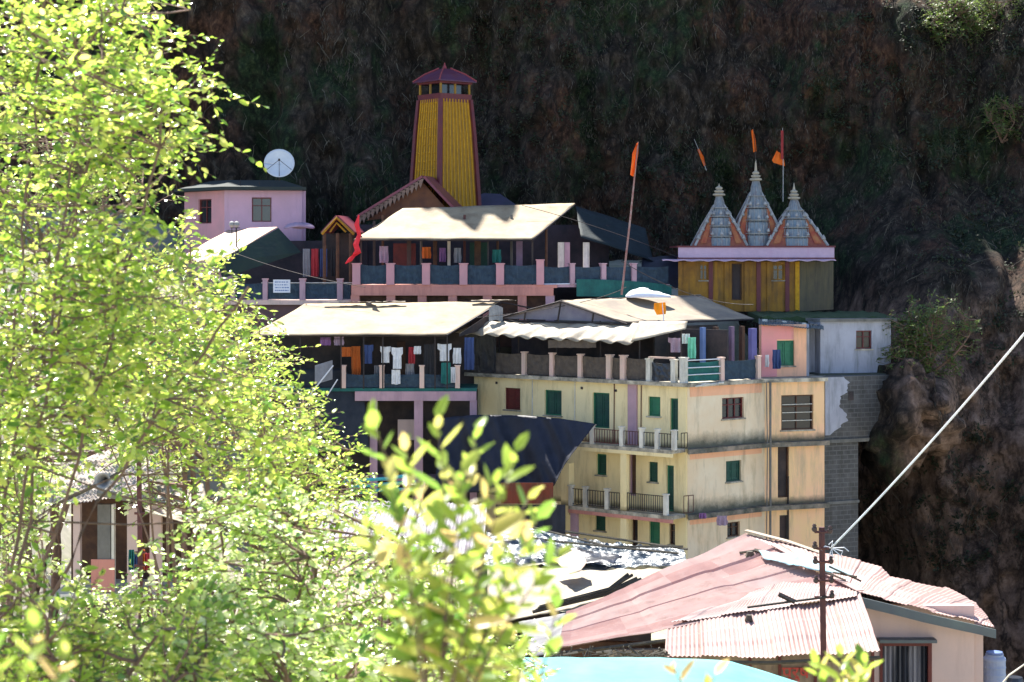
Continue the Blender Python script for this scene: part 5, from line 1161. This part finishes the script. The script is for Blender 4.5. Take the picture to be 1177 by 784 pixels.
# ------------------------------------------------------------ utility pole, cable
up = thing('utility_pole', 'dark iron pole with short crossarms and insulators in front of the pink roof', 'utility pole', P(950, 790, 40) - Vector((0, 0, 4)))
pt = P(944.5, 606, 40); pbm = P(950.5, 800, 40); b = MB(); b.tube([Vector((pbm.x, 40, -13)), pt], .062, 8); b.build('pole', M_rust, up)
for k_, (py, w_) in enumerate(((611, .16), (630, .13), (645.5, .20), (667, .12), (686, .2))):
    b = MB(); t_ = (py - 606) / 194; c_ = pt.lerp(pbm, t_); b.tube([c_ + Vector((-w_, -.05, 0)), c_ + Vector((w_, -.05, 0))], .028, 5); b.build('crossarm', M_rust, up)
for py, s_ in ((608, -1), (610, 1), (628, -1), (645, 1), (645, -1), (667, -1), (667, 1), (684, 1)):
    c_ = pt.lerp(pbm, (py - 606) / 194) + Vector((s_ * .16, -.05, 0)); b = MB(); b.lathe(tuple(c_), [(-.05, .03), (-.02, .055), (.03, .055), (.05, .035), (.08, .045), (.11, .02)], 8); b.build('insulator', mat('brown_glaze', (.06, .035, .03), rough=.3), up)
b = MB(); c_ = pt.lerp(pbm, (687 - 606) / 194); b.tube([c_ + Vector((.05, -.08, .03)), P(859, 698, 40.2)], .03, 5); b.tube([P(895, 683, 40.1), P(914, 692, 40)], .05, 4); b.build('side_bar', M_iron, up)
b = MB()
A_, B_ = P(956, 629, 40), P(1330, 196, 27); pts = []
for i in range(41):
    t_ = i / 40; p = A_.lerp(B_, t_); p.z -= .5 * 4 * t_ * (1 - t_) * .35; pts.append(p)
b.tube(pts, .018, 6)
for k_ in range(3): # twisted strands
    b.tube([p + Vector((0, math.cos(i * 2.1 + k_ * 2.1) * .02, math.sin(i * 2.1 + k_ * 2.1) * .02)) for i, p in enumerate([A_.lerp(B_, j / 160) + Vector((0, 0, -.5 * 4 * (j / 160) * (1 - j / 160) * .35)) for j in range(161)])], .012, 4)
tag(b.build('white_cable', M_white, smooth=True), 'thick white bundled cable rising from the pole to the upper right', 'cable')
b = MB()
for k_ in range(9):
    a = random.uniform(0, 6.28); e = P(957, 629, 40) + Vector((math.cos(a) * .2 + .03, -.05, math.sin(a) * .14)); b.tube([P(956, 630, 40), e, e + Vector((random.uniform(-.1, .1), 0, -.08))], .01, 4)
tag(b.build('cable_knot', M_white), 'frayed knot of white wires where the cable meets the pole', 'wires')
b = MB(); b.tube([P(1140, 800, 43), P(1160, 776, 42.5), P(1200, 748, 42)], .02, 5); tag(b.build('thin_cable', M_postw), 'thin pale cable crossing the bottom right corner', 'cable')
br_ = thing('blue_drum', 'faded blue ribbed plastic drum behind the right corner of the pink wall', 'drum', P(1143, 800, 48))
b = MB(); c_ = P(1143, 800, 48); pr = []
for i in range(24): pr.append((i * .045, .27 + .012 * (i % 4 == 0) - (.05 if i > 21 else 0)))
b.lathe(tuple(c_), pr, 20); b.build('body', mat('faded_blue_plastic', (.22, .28, .42), (.34, .38, .46), 2), br_); b = MB(); b.lathe((c_.x, c_.y, c_.z + 1.04), [(0, .20), (.05, .20), (.07, .08)], 16); b.build('lid', M_bluebar, br_)
for i, (px, py) in enumerate(((1127, 770), (1166, 778))):
    c_ = P(px, py + 14, 48.5); b = MB(); n = 9; b.hull([c_ + Vector((math.cos(6.283 * k / n) * .3 * random.uniform(.7, 1.2), math.sin(6.283 * k / n) * .3, 0)) for k in range(n)], [c_ + Vector((math.cos(6.283 * k / n) * .2, math.sin(6.283 * k / n) * .2, .3)) for k in range(n)]); tag(b.build('dark_sack', M_black), 'dark sack ' + ('left' if i == 0 else 'right') + ' of the blue drum', 'sack')

# ------------------------------------------------------------ turquoise tarpaulin
b = crinkle([(600, 757, 38.5), (700, 757, 38.5), (790, 758, 38.6), (840, 762, 38.8), (885, 775, 39), (930, 790, 39)], [(590, 815, 34), (700, 815, 34), (790, 815, 34), (840, 815, 34), (885, 817, 34), (930, 820, 35)], 60, 14, .05, .012, 3, (1, 1, 1), .6)
tag(b.build('turquoise_tarpaulin', M_turq, smooth=True), 'bright turquoise tarpaulin roof along the bottom edge', 'tarpaulin')

# ------------------------------------------------------------ tarpaulin covered roofs in the middle
th_ = thing('tarp_covered_shed', 'low shed roofed with cream sheets and crinkled silver-black plastic', 'shed', (2, 53, -15))
b = crinkle([(560, 645, 56), (640, 648, 56), (700, 655, 55), (768, 655, 54)], [(560, 720, 51), (612, 710, 50.5), (680, 694, 50.6), (742, 672, 51)], 70, 24, .07, .02, 4, (1, 1, 1), 1.1); b.build('roof_sheet', mat('cream_roof_sheet', (.34, .29, .21), (.22, .19, .14), 1.2, rough=.7, bump=.3, dirt=(.10, .08, .06), damt=.5, dstretch=(1, 1, 1)), th_, smooth=True, label='cream sheet over the roof')
b = crinkle([(560, 612, 60), (630, 614, 60), (640, 619, 60), (700, 629, 59), (786, 637, 58)], [(556, 652, 55.6), (620, 656, 55.4), (660, 660, 55.2), (700, 662, 55), (789, 652, 54.8)], 150, 44, .30, .012, 7, (.55, 1.5, 1.3), 1.5); b.build('plastic_sheet', M_silver, th_, smooth=False, label='crinkled silver and black plastic sheet')
b = crinkle([(618, 632, 57.2), (660, 642, 56.6), (715, 652, 56)], [(630, 652, 55.6), (665, 661, 55.2), (705, 659, 55)], 40, 14, .15, .012, 9, (1, 1, 1), 1.2)
for i, v in enumerate(b.v): b.v[i] = v + Vector((0, -.2, .28))
b.build('black_sheet', M_black, th_, smooth=True)
b = crinkle([(636, 654, 54.2), (662, 642, 54.4), (672, 650, 54)], [(655, 672, 52.7), (667, 668, 52.8), (674, 658, 53.2)], 14, 8, .05, .012, 19, (1, 1, 1), 1.2)
for i, v in enumerate(b.v): b.v[i] = v + Vector((0, 0, .25))
b.build('cloth_flap', mat('tan_cloth', (.55, .40, .30), (.45, .33, .25), 1), th_, smooth=True)
b = MB()
for k_ in range(5): b.tube([P(x, y + random.uniform(-1.2, 1.2), Y) + Vector((0, 0, .12 + .03 * k_)) for x, y, Y in ((612 + k_ * 2, 709, 50.5), (650, 700, 50.5), (700, 687, 50.7), (742 - k_ * 5, 671, 51))], .045, 5)
b.build('bamboo_poles', M_bamboo, th_)
b = MB()
for pl in (((560, 622, 58.5), (640, 634, 57.8), (780, 648, 56)), ((600, 614, 60), (700, 640, 57.5), (785, 640, 57)), ((650, 622, 59.4), (730, 634, 58.4), (790, 643, 57))):
    b.tube([P(*p) + Vector((0, 0, .3)) for p in pl], .035, 5)
b.build('hold_down_pole', M_bamboo, th_)
b = crinkle([(596, 716, 50), (620, 711, 49.5), (650, 706, 49)], [(610, 756, 46), (636, 752, 45.5), (642, 742, 45.5)], 20, 14, .05, .02, 3, (1, 1, 1), 1.2); b.build('slate_roof_edge', mat('slate_grey_sheet', (.20, .20, .20), (.10, .10, .11), 2), th_, smooth=True)
b = MB(); b.box(Fr(xy(560, 51.5), xy(760, 52.5)), 0, 4.5, -.2, 0, -15, -9.4); b.build('wall', M_dark, th_); b = MB(); b.box(Fr(xy(560, 48.5), xy(650, 47.9)), 0, 1.8, -.2, 0, -15, -10.0); b.build('wall', M_dark, th_)
b = MB(); b.tube([P(614, 712, 47), P(628, 732, 46.4), P(640, 748, 46)], .03, 5); b.tube([P(618, 742, 45), P(645, 752, 44)], .035, 5); b.tube([P(626, 756, 44), P(634, 738, 44.4)], .03, 5); tag(b.build('broken_poles', M_postw), 'pale broken poles at the left end of the pink roof', 'poles')
# rubble of small offcuts under the left eave
b = MB()
for i in range(70):
    c_ = P(random.uniform(636, 765), random.uniform(748, 757), random.uniform(41.5, 43)); d_ = Vector((random.gauss(0, 1), random.gauss(0, .5), random.gauss(0, .5))).normalized() * random.uniform(.05, .25); b.tube([c_ - d_, c_ + d_], random.uniform(.01, .035), 4)
tag(b.build('debris', M_bamboo), 'sticks and debris littered under the left eave of the pink roof', 'debris', kind='stuff')
# pale roofs seen through the shrubs
def rough_roof(name, label, top, bot, m, wallz, grp=None):
    t = thing(name, label, 'shed', P(*bot[0]) - Vector((0, 0, 3)), grp)
    corr(top, bot, .12, .02, nv=12, seed=top[0][0]).build('roof', m, t)
    A_, B_ = P(*bot[0]), P(*bot[-1]); k = Fr((A_.x + .2, A_.y + .3), (B_.x - .2, B_.y + .3)); zmin = min(A_.z, B_.z); b = MB(); b.box(k, 0, k.L, -.2, 0, -15.5, zmin - .08); b.build('wall', wallz, t)
    b = MB(); b.box(k, k.L * .3, k.L * .3 + .8, .003, .05, zmin - 2.2, zmin - .3); b.build('door', M_brownw, t); return t
M_paleroof = mat('pale_lilac_tin', (.42, .39, .44), (.32, .29, .33), .7, rough=.45, dirt=(.12, .09, .08), damt=.4, dstretch=(.8, .8, .8))
rough_roof('tin_shed', 'pale lilac tin shed roof behind the shrubs left of the silver plastic', [(360, 575, 66), (560, 580, 66)], [(330, 625, 58), (555, 640, 58)], M_paleroof, M_wallplain, 'sheds behind the shrubs')
rough_roof('tin_shed', 'long pale shed roof deep behind the shrubs below the lilac shed', [(300, 640, 54), (545, 650, 54)], [(280, 700, 47), (540, 715, 47)], M_whitetarp, M_wallplain, 'sheds behind the shrubs')
b = MB()
for k_ in range(3): b.tube([P(395 + k_ * 6, 553 + k_ * 7, 68), P(445, 550 + k_ * 6, 68), P(478, 545 + k_ * 9, 68)], .06, 5)
tag(b.build('teal_pipe', mat('teal_plastic', (.05, .32, .34), (.04, .25, .28), 2)), 'bundle of thin teal pipes above the shrub tops', 'pipes')

# ------------------------------------------------------------ left sheds seen through leaves
s1 = thing('plank_shed', 'plank-walled shed under a white tin roof seen through the leaves at lower left', 'shed', P(100, 700, 46) - Vector((0, 0, 1)))
corr([(30, 520, 52), (200, 515, 52)], [(22, 585, 46), (160, 572, 46)], .12, .02, nv=10, seed=2).build('roof', mat('white_tin', (.45, .40, .36), (.34, .28, .25), .8, dirt=(.16, .11, .09), damt=.35, dstretch=(1, 1, 1)), s1)
K = Fr(xy(60, 46.4), xy(230, 46.4)); b = MB(); b.box(K, 0, K.L, -2.2, -2, -12.5, -5.9); b.build('back_wall', M_brownw, s1)
for x0, x1, m in ((84, 92, M_wallplain), (112, 127, M_cement), (128, 131, M_postw), (146, 160, M_wallplain), (172, 185, M_wallplain)):
    b = MB(); b.box(K, K.a(x0), K.a(x1), -.2, 0, -12, -5.8); b.build('plank_post', m, s1)
b = MB(); b.box(K, K.a(62), K.a(190), -2, .2, -8.05, -7.9); b.build('floor_slab', M_postw, s1)
b = MB(); b.box(K, K.a(105), K.a(132), .01, .04, -7.88, -7.1); b.build('half_wall', M_salmon, s1)
b = cloth_sheet((P(160, 560, 49), P(232, 548, 49), P(250, 616, 45), P(168, 590, 45)), 20, 10, sag=.2, wr=.12, th=.015, seed=31); tag(b.build('white_tarpaulin', M_whitetarp, smooth=True), 'white tarpaulin awning right of the thin mast at lower left', 'tarpaulin')
b = MB(); b.tube([P(112, 566, 45.5), P(160, 574, 45.5), P(185, 562, 45.5)], .09, 5); tag(b.build('roof_timber', M_cement), 'grey curved timber under the white tarpaulin', 'timber')
for i, (x, c, l) in enumerate(((151, 'teal', 'teal'), (157, 'blue', 'blue'), (163, 'orange', 'orange'), (168, 'red', 'red'))): garment('sheet', c, x - 3, 632 + i % 2 * 4, x + 3, 655, 45, l + ' cloth drying on the plank shed', 'cloths at the plank shed')
ms = thing('antenna_mast', 'dark red thin mast with small crossbars at lower left', 'mast', P(161, 700, 38))
b = MB(); b.tube([P(162, 720, 38), P(159.5, 512, 38)], .05, 6); b.build('pole', M_rust, ms)
for py in (516, 590, 635, 650): b = MB(); c_ = P(160.5, py, 37.9); b.tube([c_ - Vector((.1, 0, 0)), c_ + Vector((.1, 0, 0))], .025, 5); b.build('crossbar', M_rust, ms)
hn = thing('horn_loudspeaker', 'round grey horn loudspeaker on a slanting bar in the lower left', 'loudspeaker', P(121, 551, 38))
b = MB(); c_ = P(121, 551, 38); G = [[c_ + Vector((math.cos(t_) * r_, y_, math.sin(t_) * r_)) for t_ in np.linspace(0, 6.2832, 21)] for r_, y_ in ((.16, -.25), (.12, -.18), (.07, -.05), (.04, .1), (.02, .2))]; b.grid(G, .012); b.build('horn', M_shwhite, hn, smooth=True)
b = MB(); b.tube([P(62, 581, 38), P(100, 563, 38), P(122, 552, 38.1), P(160, 528, 38.1)], .035, 6); b.build('bar', M_bamboo, hn)

# ------------------------------------------------------------ vegetation
def branch_pts(a, b_, bend=.15, n=6):
    a, b_ = Vector(a), Vector(b_); d = b_ - a; o = Vector((random.gauss(0, 1), random.gauss(0, 1), random.gauss(0, 1))) * bend * d.length
    return [a + d * (i / n) + o * math.sin(math.pi * i / n) for i in range(n + 1)]
def leafy(parent, stems, targets, m_leaf, leaf, twigs=6, per=9, tl=.28, wid=.62, droop=.15, face=(0, -.2, 1), cheap=False, br=.012, stem_m=None):
    """stems: list of polylines; targets: points the side branches reach; leaves grow on twigs along them"""
    pos, dr, nm, sz = [], [], [], []; b = MB()
    allp = [p for s_ in stems for p in s_[len(s_) // 4:]]
    A_ = np.array([tuple(p) for p in allp])
    for T in targets:
        T = Vector(T); dd = np.linalg.norm(A_ - np.array(T), axis=1) + .8 * np.maximum(0, A_[:, 2] - T.z); i = int(np.argmin(dd + rng.random(len(dd)) * .15 * dd.min()))
        pts = branch_pts(allp[i], T, .12, 5); b.tube(pts, [br * k for k in (1, .9, .75, .6, .45, .3)], 4, cap=False)
        L = (pts[-1] - pts[0]).length
        for k in range(twigs):
            t_ = 1 - (k / twigs) * min(.75, 1.0 / max(L, .3)); q = min(4, int(t_ * 5)); s_ = pts[q].lerp(pts[q + 1], t_ * 5 - q)
            d = (pts[-1] - pts[0]).normalized() * .7 + Vector((random.gauss(0, .8), random.gauss(0, .8), random.gauss(.05, .6)))
            d.normalize(); l = tl * random.uniform(.6, 1.2); tp = [s_ + d * l * j / 4 - Vector((0, 0, droop * l * (j / 4) ** 2)) for j in range(5)]
            b.tube(tp, [br * .35, br * .3, br * .25, br * .2, br * .12], 3, cap=False)
            sd = d.cross(Vector((0, 0, 1))).normalized()
            for j in range(per):
                u = (j + .6) / per * 4; a = min(3, int(u)); c_ = tp[a].lerp(tp[a + 1], u - a); sg_ = 1 if j % 2 else -1
                ld = d * .6 + sd * sg_ * random.uniform(.5, 1.1) + Vector((random.gauss(0, .25), random.gauss(0, .25), random.gauss(-.1, .35)))
                pos.append(tuple(c_)); dr.append(tuple(ld)); nm.append((random.gauss(0, .55) + face[0], random.gauss(0, .55) + face[1], face[2])); sz.append(leaf * random.uniform(.45, 1.3))
    for s_ in stems: b.tube(s_, [max(.006, br * 2.2 * (1 - .8 * i / len(s_))) for i in range(len(s_))], 7, cap=False)
    b.build('trunk', stem_m or M_bark, parent, smooth=True)
    leafmesh('foliage', pos, dr, nm, sz, m_leaf, parent, wid=wid, cheap=cheap)
    return len(pos)
def inpoly(x, y, poly):
    r_ = False; j = len(poly) - 1
    for i in range(len(poly)):
        xi, yi = poly[i]; xj, yj = poly[j]
        if (yi > y) != (yj > y) and x < (xj - xi) * (y - yi) / (yj - yi) + xi: r_ = not r_
        j = i
    return r_
def targets_in(poly, n, Y0, Y1, bias=None):
    xs_ = [p[0] for p in poly]; ys_ = [p[1] for p in poly]; out = []
    while len(out) < n:
        x, y = random.uniform(min(xs_), max(xs_)), random.uniform(min(ys_), max(ys_))
        if inpoly(x, y, poly) and (bias is None or random.random() < bias(x, y)): out.append(P(x, y, random.uniform(Y0, Y1)))
    return out
# big tree at the left
tr_ = thing('broadleaf_tree', 'tall bright green leafy tree filling the left side of the view', 'tree', P(20, 900, 8.6))
base = P(-50, 980, 8.6); stems = []
for (x1, y1, x2, y2, x3, y3, Y) in ((30, 560, 75, 330, 90, 60, 8.4), (-10, 500, 40, 300, 50, -60, 8.8), (60, 600, 130, 420, 190, 120, 8.1), (50, 620, 180, 480, 290, 330, 8.3), (10, 600, 10, 420, 100, 200, 9.2), (60, 560, 60, 300, 150, -40, 9.0), (-40, 600, -30, 300, -20, -60, 8.5)):
    c1, c2, c3 = P(x1, y1, Y), P(x2, y2, Y + .1), P(x3, y3, Y - .1); s_ = []
    for i in range(19):
        t_ = i / 18; s_.append(base * (1 - t_) ** 3 + c1 * 3 * t_ * (1 - t_) ** 2 + c2 * 3 * t_ * t_ * (1 - t_) + c3 * t_ ** 3 + Vector((random.gauss(0, .012), random.gauss(0, .012), 0)))
    stems.append(s_)
polyA = [(-60, -60), (175, -60), (195, 10), (190, 40), (240, 55), (255, 100), (262, 150), (270, 180), (225, 215), (215, 260), (225, 300), (290, 325), (300, 370), (310, 400), (330, 440), (380, 500), (370, 570), (290, 560), (240, 510), (60, 500), (-60, 640)]
def biasA(x, y):
    e = {0: 200}; lim = 190 if y < 45 else 235 if y < 190 else 205 if y < 300 else 300
    return 1.0 if x < lim - 45 else .55
n = leafy(tr_, stems, targets_in(polyA, 310, 7.3, 11, biasA), M_leaf, .05, twigs=6, per=8, tl=.26, br=.005, wid=.72)
print('tree leaves', n)
# thin sprays reaching out at the tree's right edge
# shrubs
def shrub(name, label, poly, n, Y0, Y1, base_px, leaf, m, twigs=5, per=8, tl=.2, br=.008, grp='shrubs on the near slope', cheap=False, face=(0, -.2, 1), wid=.62):
    Y = (Y0 + Y1) / 2; B_ = P(*base_px, Y); B_.z = min(B_.z, -.25 * Y); t = thing(name, label, 'shrub', B_, grp); cxm = sum(p[0] for p in poly) / len(poly); cym = sum(p[1] for p in poly) / len(poly)
    tg = targets_in(poly, n, Y0, Y1); st = []
    for k in range(7):
        e = tg[k * len(tg) // 8]; st.append(branch_pts(B_, Vector((e.x, e.y, e.z)), .08, 9))
    return leafy(t, st, tg, m, leaf, twigs=twigs, per=per, tl=tl, br=br, cheap=cheap, face=face, wid=wid)
tot = 0
tot += shrub('leafy_shrub', 'bright dense shrub below the big tree in the left foreground corner', [(-40, 640), (120, 690), (230, 700), (260, 850), (-40, 850)], 95, 6.5, 8.0, (90, 900), .045, M_leaf)
tot += shrub('leafy_shrub', 'sunlit shrub in front of the plank shed right of the mast', [(175, 640), (240, 560), (330, 560), (370, 640), (350, 850), (180, 850)], 140, 9, 11.5, (270, 900), .046, M_leaf2, wid=.8)
tot += shrub('leafy_shrub', 'pale shrub behind the near sprig at the bottom centre', [(350, 600), (440, 590), (500, 640), (560, 700), (600, 850), (330, 850)], 170, 8.5, 12, (460, 900), .046, M_leaf2, wid=.8)
tot += shrub('leafy_shrub', 'small-leaved shrub climbing up to the lilac columns', [(290, 420), (340, 440), (395, 500), (430, 570), (420, 640), (300, 620), (240, 540)], 130, 13, 17, (330, 720), .052, M_leaf, tl=.3)
tot += shrub('leafy_shrub', 'pale shrub on the slope left of the plank shed', [(-60, 420), (60, 450), (70, 560), (40, 640), (-60, 660)], 90, 13, 17, (0, 740), .055, M_leaf2, tl=.3)
tot += shrub('leafy_shrub', 'sunny shrub spreading between the lean-to roof and the lower canopy', [(150, 290), (240, 300), (300, 360), (330, 420), (290, 500), (160, 520), (80, 480)], 170, 15, 20, (200, 640), .06, M_leaf, tl=.35)
tot += shrub('leafy_shrub', 'greyish shrub just above the bottom edge in the left centre', [(180, 690), (330, 680), (420, 740), (440, 850), (180, 850)], 130, 7.5, 9.5, (300, 900), .05, M_leaf2, wid=.8)
tot += shrub('leafy_shrub', 'low shrub beside the turquoise tarpaulin', [(560, 690), (600, 720), (625, 760), (630, 850), (520, 850), (530, 720)], 60, 12, 14, (570, 880), .04, M_leaf2)
tot += shrub('leafy_shrub', 'pale green shrub below the floor of the plank shed', [(60, 690), (150, 665), (230, 690), (260, 760), (60, 780)], 70, 14, 17, (150, 840), .05, M_leaf2, tl=.3)
print('shrub leaves', tot)
# trees far behind on the left slope
for i, (px, py, Y, r_, l) in enumerate(((40, 300, 60, 3.4, 'rounded tree on the left slope behind the big tree, upper one'), (140, 390, 52, 3.0, 'rounded tree on the left slope between the big tree and the canopy'), (30, 450, 48, 2.8, 'lower rounded tree at the far left behind the big tree'), (110, 160, 72, 3.6, 'highest rounded tree on the left slope'), (215, 470, 44, 2.4, 'small tree left of the lower canopy behind the shrubs'))):
    c_ = P(px, py, Y); t = thing('slope_tree', l, 'tree', Vector((c_.x, c_.y, ground(c_.x, c_.y))), 'trees on the left slope')
    tg = []
    while len(tg) < 60:
        q = Vector((random.uniform(-1, 1), random.uniform(-1, 1), random.uniform(-1, 1)))
        if .3 < q.length < 1: tg.append(c_ + q * r_)
    st = [branch_pts(t.location, c_ + Vector((random.uniform(-1, 1), random.uniform(-1, 1), 1)) * r_ * .5, .08, 9) for _ in range(4)]
    leafy(t, st, tg, M_leaf2, .16, twigs=5, per=8, tl=.8, br=.05, cheap=True)
# bush on the rock at right, sunlit bushes high on the cliff
rng = np.random.default_rng(11)
def cbush(name, label, px, py, Y, rx, rz, n, m, leaf=.16):
    c_ = P(px, py, Y)
    if py < 200:
        for _ in range(8): c_ = P(px, py, cliffY(c_.x, c_.z) - 1.1)
    t = thing(name, label, 'bush', c_ - Vector((0, -.6, rz)), 'bushes on the cliff'); tg = []
    while len(tg) < n:
        q = Vector((random.uniform(-1, 1), random.uniform(-1, 1), random.uniform(-1, 1)))
        if q.length < 1 and noise.noise(q * 2 + c_) > -.25: tg.append(c_ + Vector((q.x * rx, q.y * 1.2, q.z * rz)))
    st = [branch_pts(t.location, c_ + Vector((random.uniform(-1, 1) * rx, random.uniform(-.5, .5), random.uniform(-.3, .8) * rz)) * 1.0, .08, 7) for _ in range(5)]
    leafy(t, st, tg, m, leaf, twigs=5, per=7, tl=.5, br=.03, cheap=True)
cbush('rock_bush', 'dusty green bush beside the small blue-white house', 1068, 385, 86.5, 2.1, 1.9, 170, M_bushleaf, .15)
cbush('rock_bush', 'low bush spilling over the right corner of the white house roof', 1040, 420, 86.0, 1.2, 1.3, 60, M_bushleaf, .14)
cbush('rock_bush', 'sunlit bush at the top right corner of the cliff', 1135, 8, 84, 3.4, 1.6, 190, M_bushleaf, .15)
cbush('rock_bush', 'sunlit bush hanging just left of the corner bush on the cliff', 1088, 30, 85, 1.8, 1.2, 60, M_bushleaf, .15)
cbush('rock_bush', 'small sunlit bush halfway down the right edge of the cliff', 1155, 135, 84, 1.4, 1.3, 60, M_bushleaf, .15)

# near shoots, out of focus
def shoot(name, label, base, tips, Y, leaf, grp='young leafy shoots close to the viewer', per=16, fork=None):
    t = thing(name, label, 'plant', P(*base, Y), grp); b = MB(); pos, dr, nm, sz = [], [], [], []
    if fork: f0, f1 = P(*base, Y), P(*fork, Y); b.tube([f0.lerp(f1, i / 8) + Vector((.01 * math.sin(i), 0, 0)) for i in range(9)], [.011 - .0006 * i for i in range(9)], 8)
    for (mx, my, tx, ty, dy) in tips:
        a, c_, e = P(*(fork or base), Y), P(mx, my, Y + dy * .5), P(tx, ty, Y + dy); pts = [a * (1 - s_) ** 2 + c_ * 2 * s_ * (1 - s_) + e * s_ * s_ for s_ in [i / 10 for i in range(11)]]
        b.tube(pts, [.0032 * (1 - .07 * i) * Y / 3.2 for i in range(11)], 6)
        for k in range(per):
            s_ = .30 + .70 * k / (per - 1); i = min(9, int(s_ * 10)); q = pts[i].lerp(pts[i + 1], s_ * 10 - i); ax_ = (pts[i + 1] - pts[i]).normalized()
            ang = k * 2.4 + random.uniform(-.3, .3); sd = ax_.cross(Vector((0, 1, 0))).normalized(); s2 = ax_.cross(sd)
            out = sd * math.cos(ang) + s2 * math.sin(ang); up_ = .45 + .9 * (k / per) ** 2
            d = out + ax_ * up_; pos.append(tuple(q)); dr.append(tuple(d)); nm.append(tuple(ax_ * 1.0 - out * .3 + Vector((random.gauss(0, .2), random.gauss(0, .2), random.gauss(0, .2))))); sz.append(leaf * random.uniform(.5, 1.2) * (1 - .35 * (k / per) ** 3))
    b.build('stem', M_bark, t, smooth=True); leafmesh('foliage', pos, dr, nm, sz, M_leafnear, t, wid=.62)
shoot('leafy_sapling', 'blurred leafy sapling with reddish tips rising at the bottom centre', (495, 900), [(525, 640, 502, 482, 0), (520, 640, 548, 495, .15), (490, 640, 428, 482, -.1), (560, 700, 622, 590, .1), (540, 680, 592, 520, -.15), (490, 640, 466, 510, .1), (520, 640, 530, 545, -.1), (505, 640, 482, 570, .2), (560, 730, 640, 640, -.1), (470, 720, 420, 600, .1), (540, 760, 590, 665, .1), (520, 620, 570, 550, .1), (540, 690, 612, 565, .2), (480, 680, 448, 555, -.2), (520, 760, 545, 640, .2), (470, 760, 470, 650, .1)], 3.3, .068, per=21)
shoot('leafy_sapling', 'small blurred shoot under the utility pole', (968, 840), [(966, 790, 968, 752, 0), (950, 800, 940, 765, .1), (985, 800, 993, 762, 0), (975, 800, 985, 775, .1)], 4.6, .072, per=12)
shoot('leafy_sapling', 'blurred leaf tips over the turquoise tarpaulin', (800, 850), [(790, 800, 775, 768, 0), (810, 810, 822, 775, .1)], 3.6, .05, per=7)
shoot('leafy_sapling', 'blurred spray of young leaves right of the main sapling at the bottom', (600, 860), [(600, 780, 590, 735, 0), (620, 790, 640, 700, .1), (580, 790, 560, 745, 0)], 3.5, .07, per=12)
shoot('leafy_sapling', 'very blurred leaf tips in the bottom left corner', (20, 900), [(25, 800, 40, 720, 0), (0, 820, -10, 730, .1), (50, 840, 75, 750, 0)], 2.6, .05, per=12)
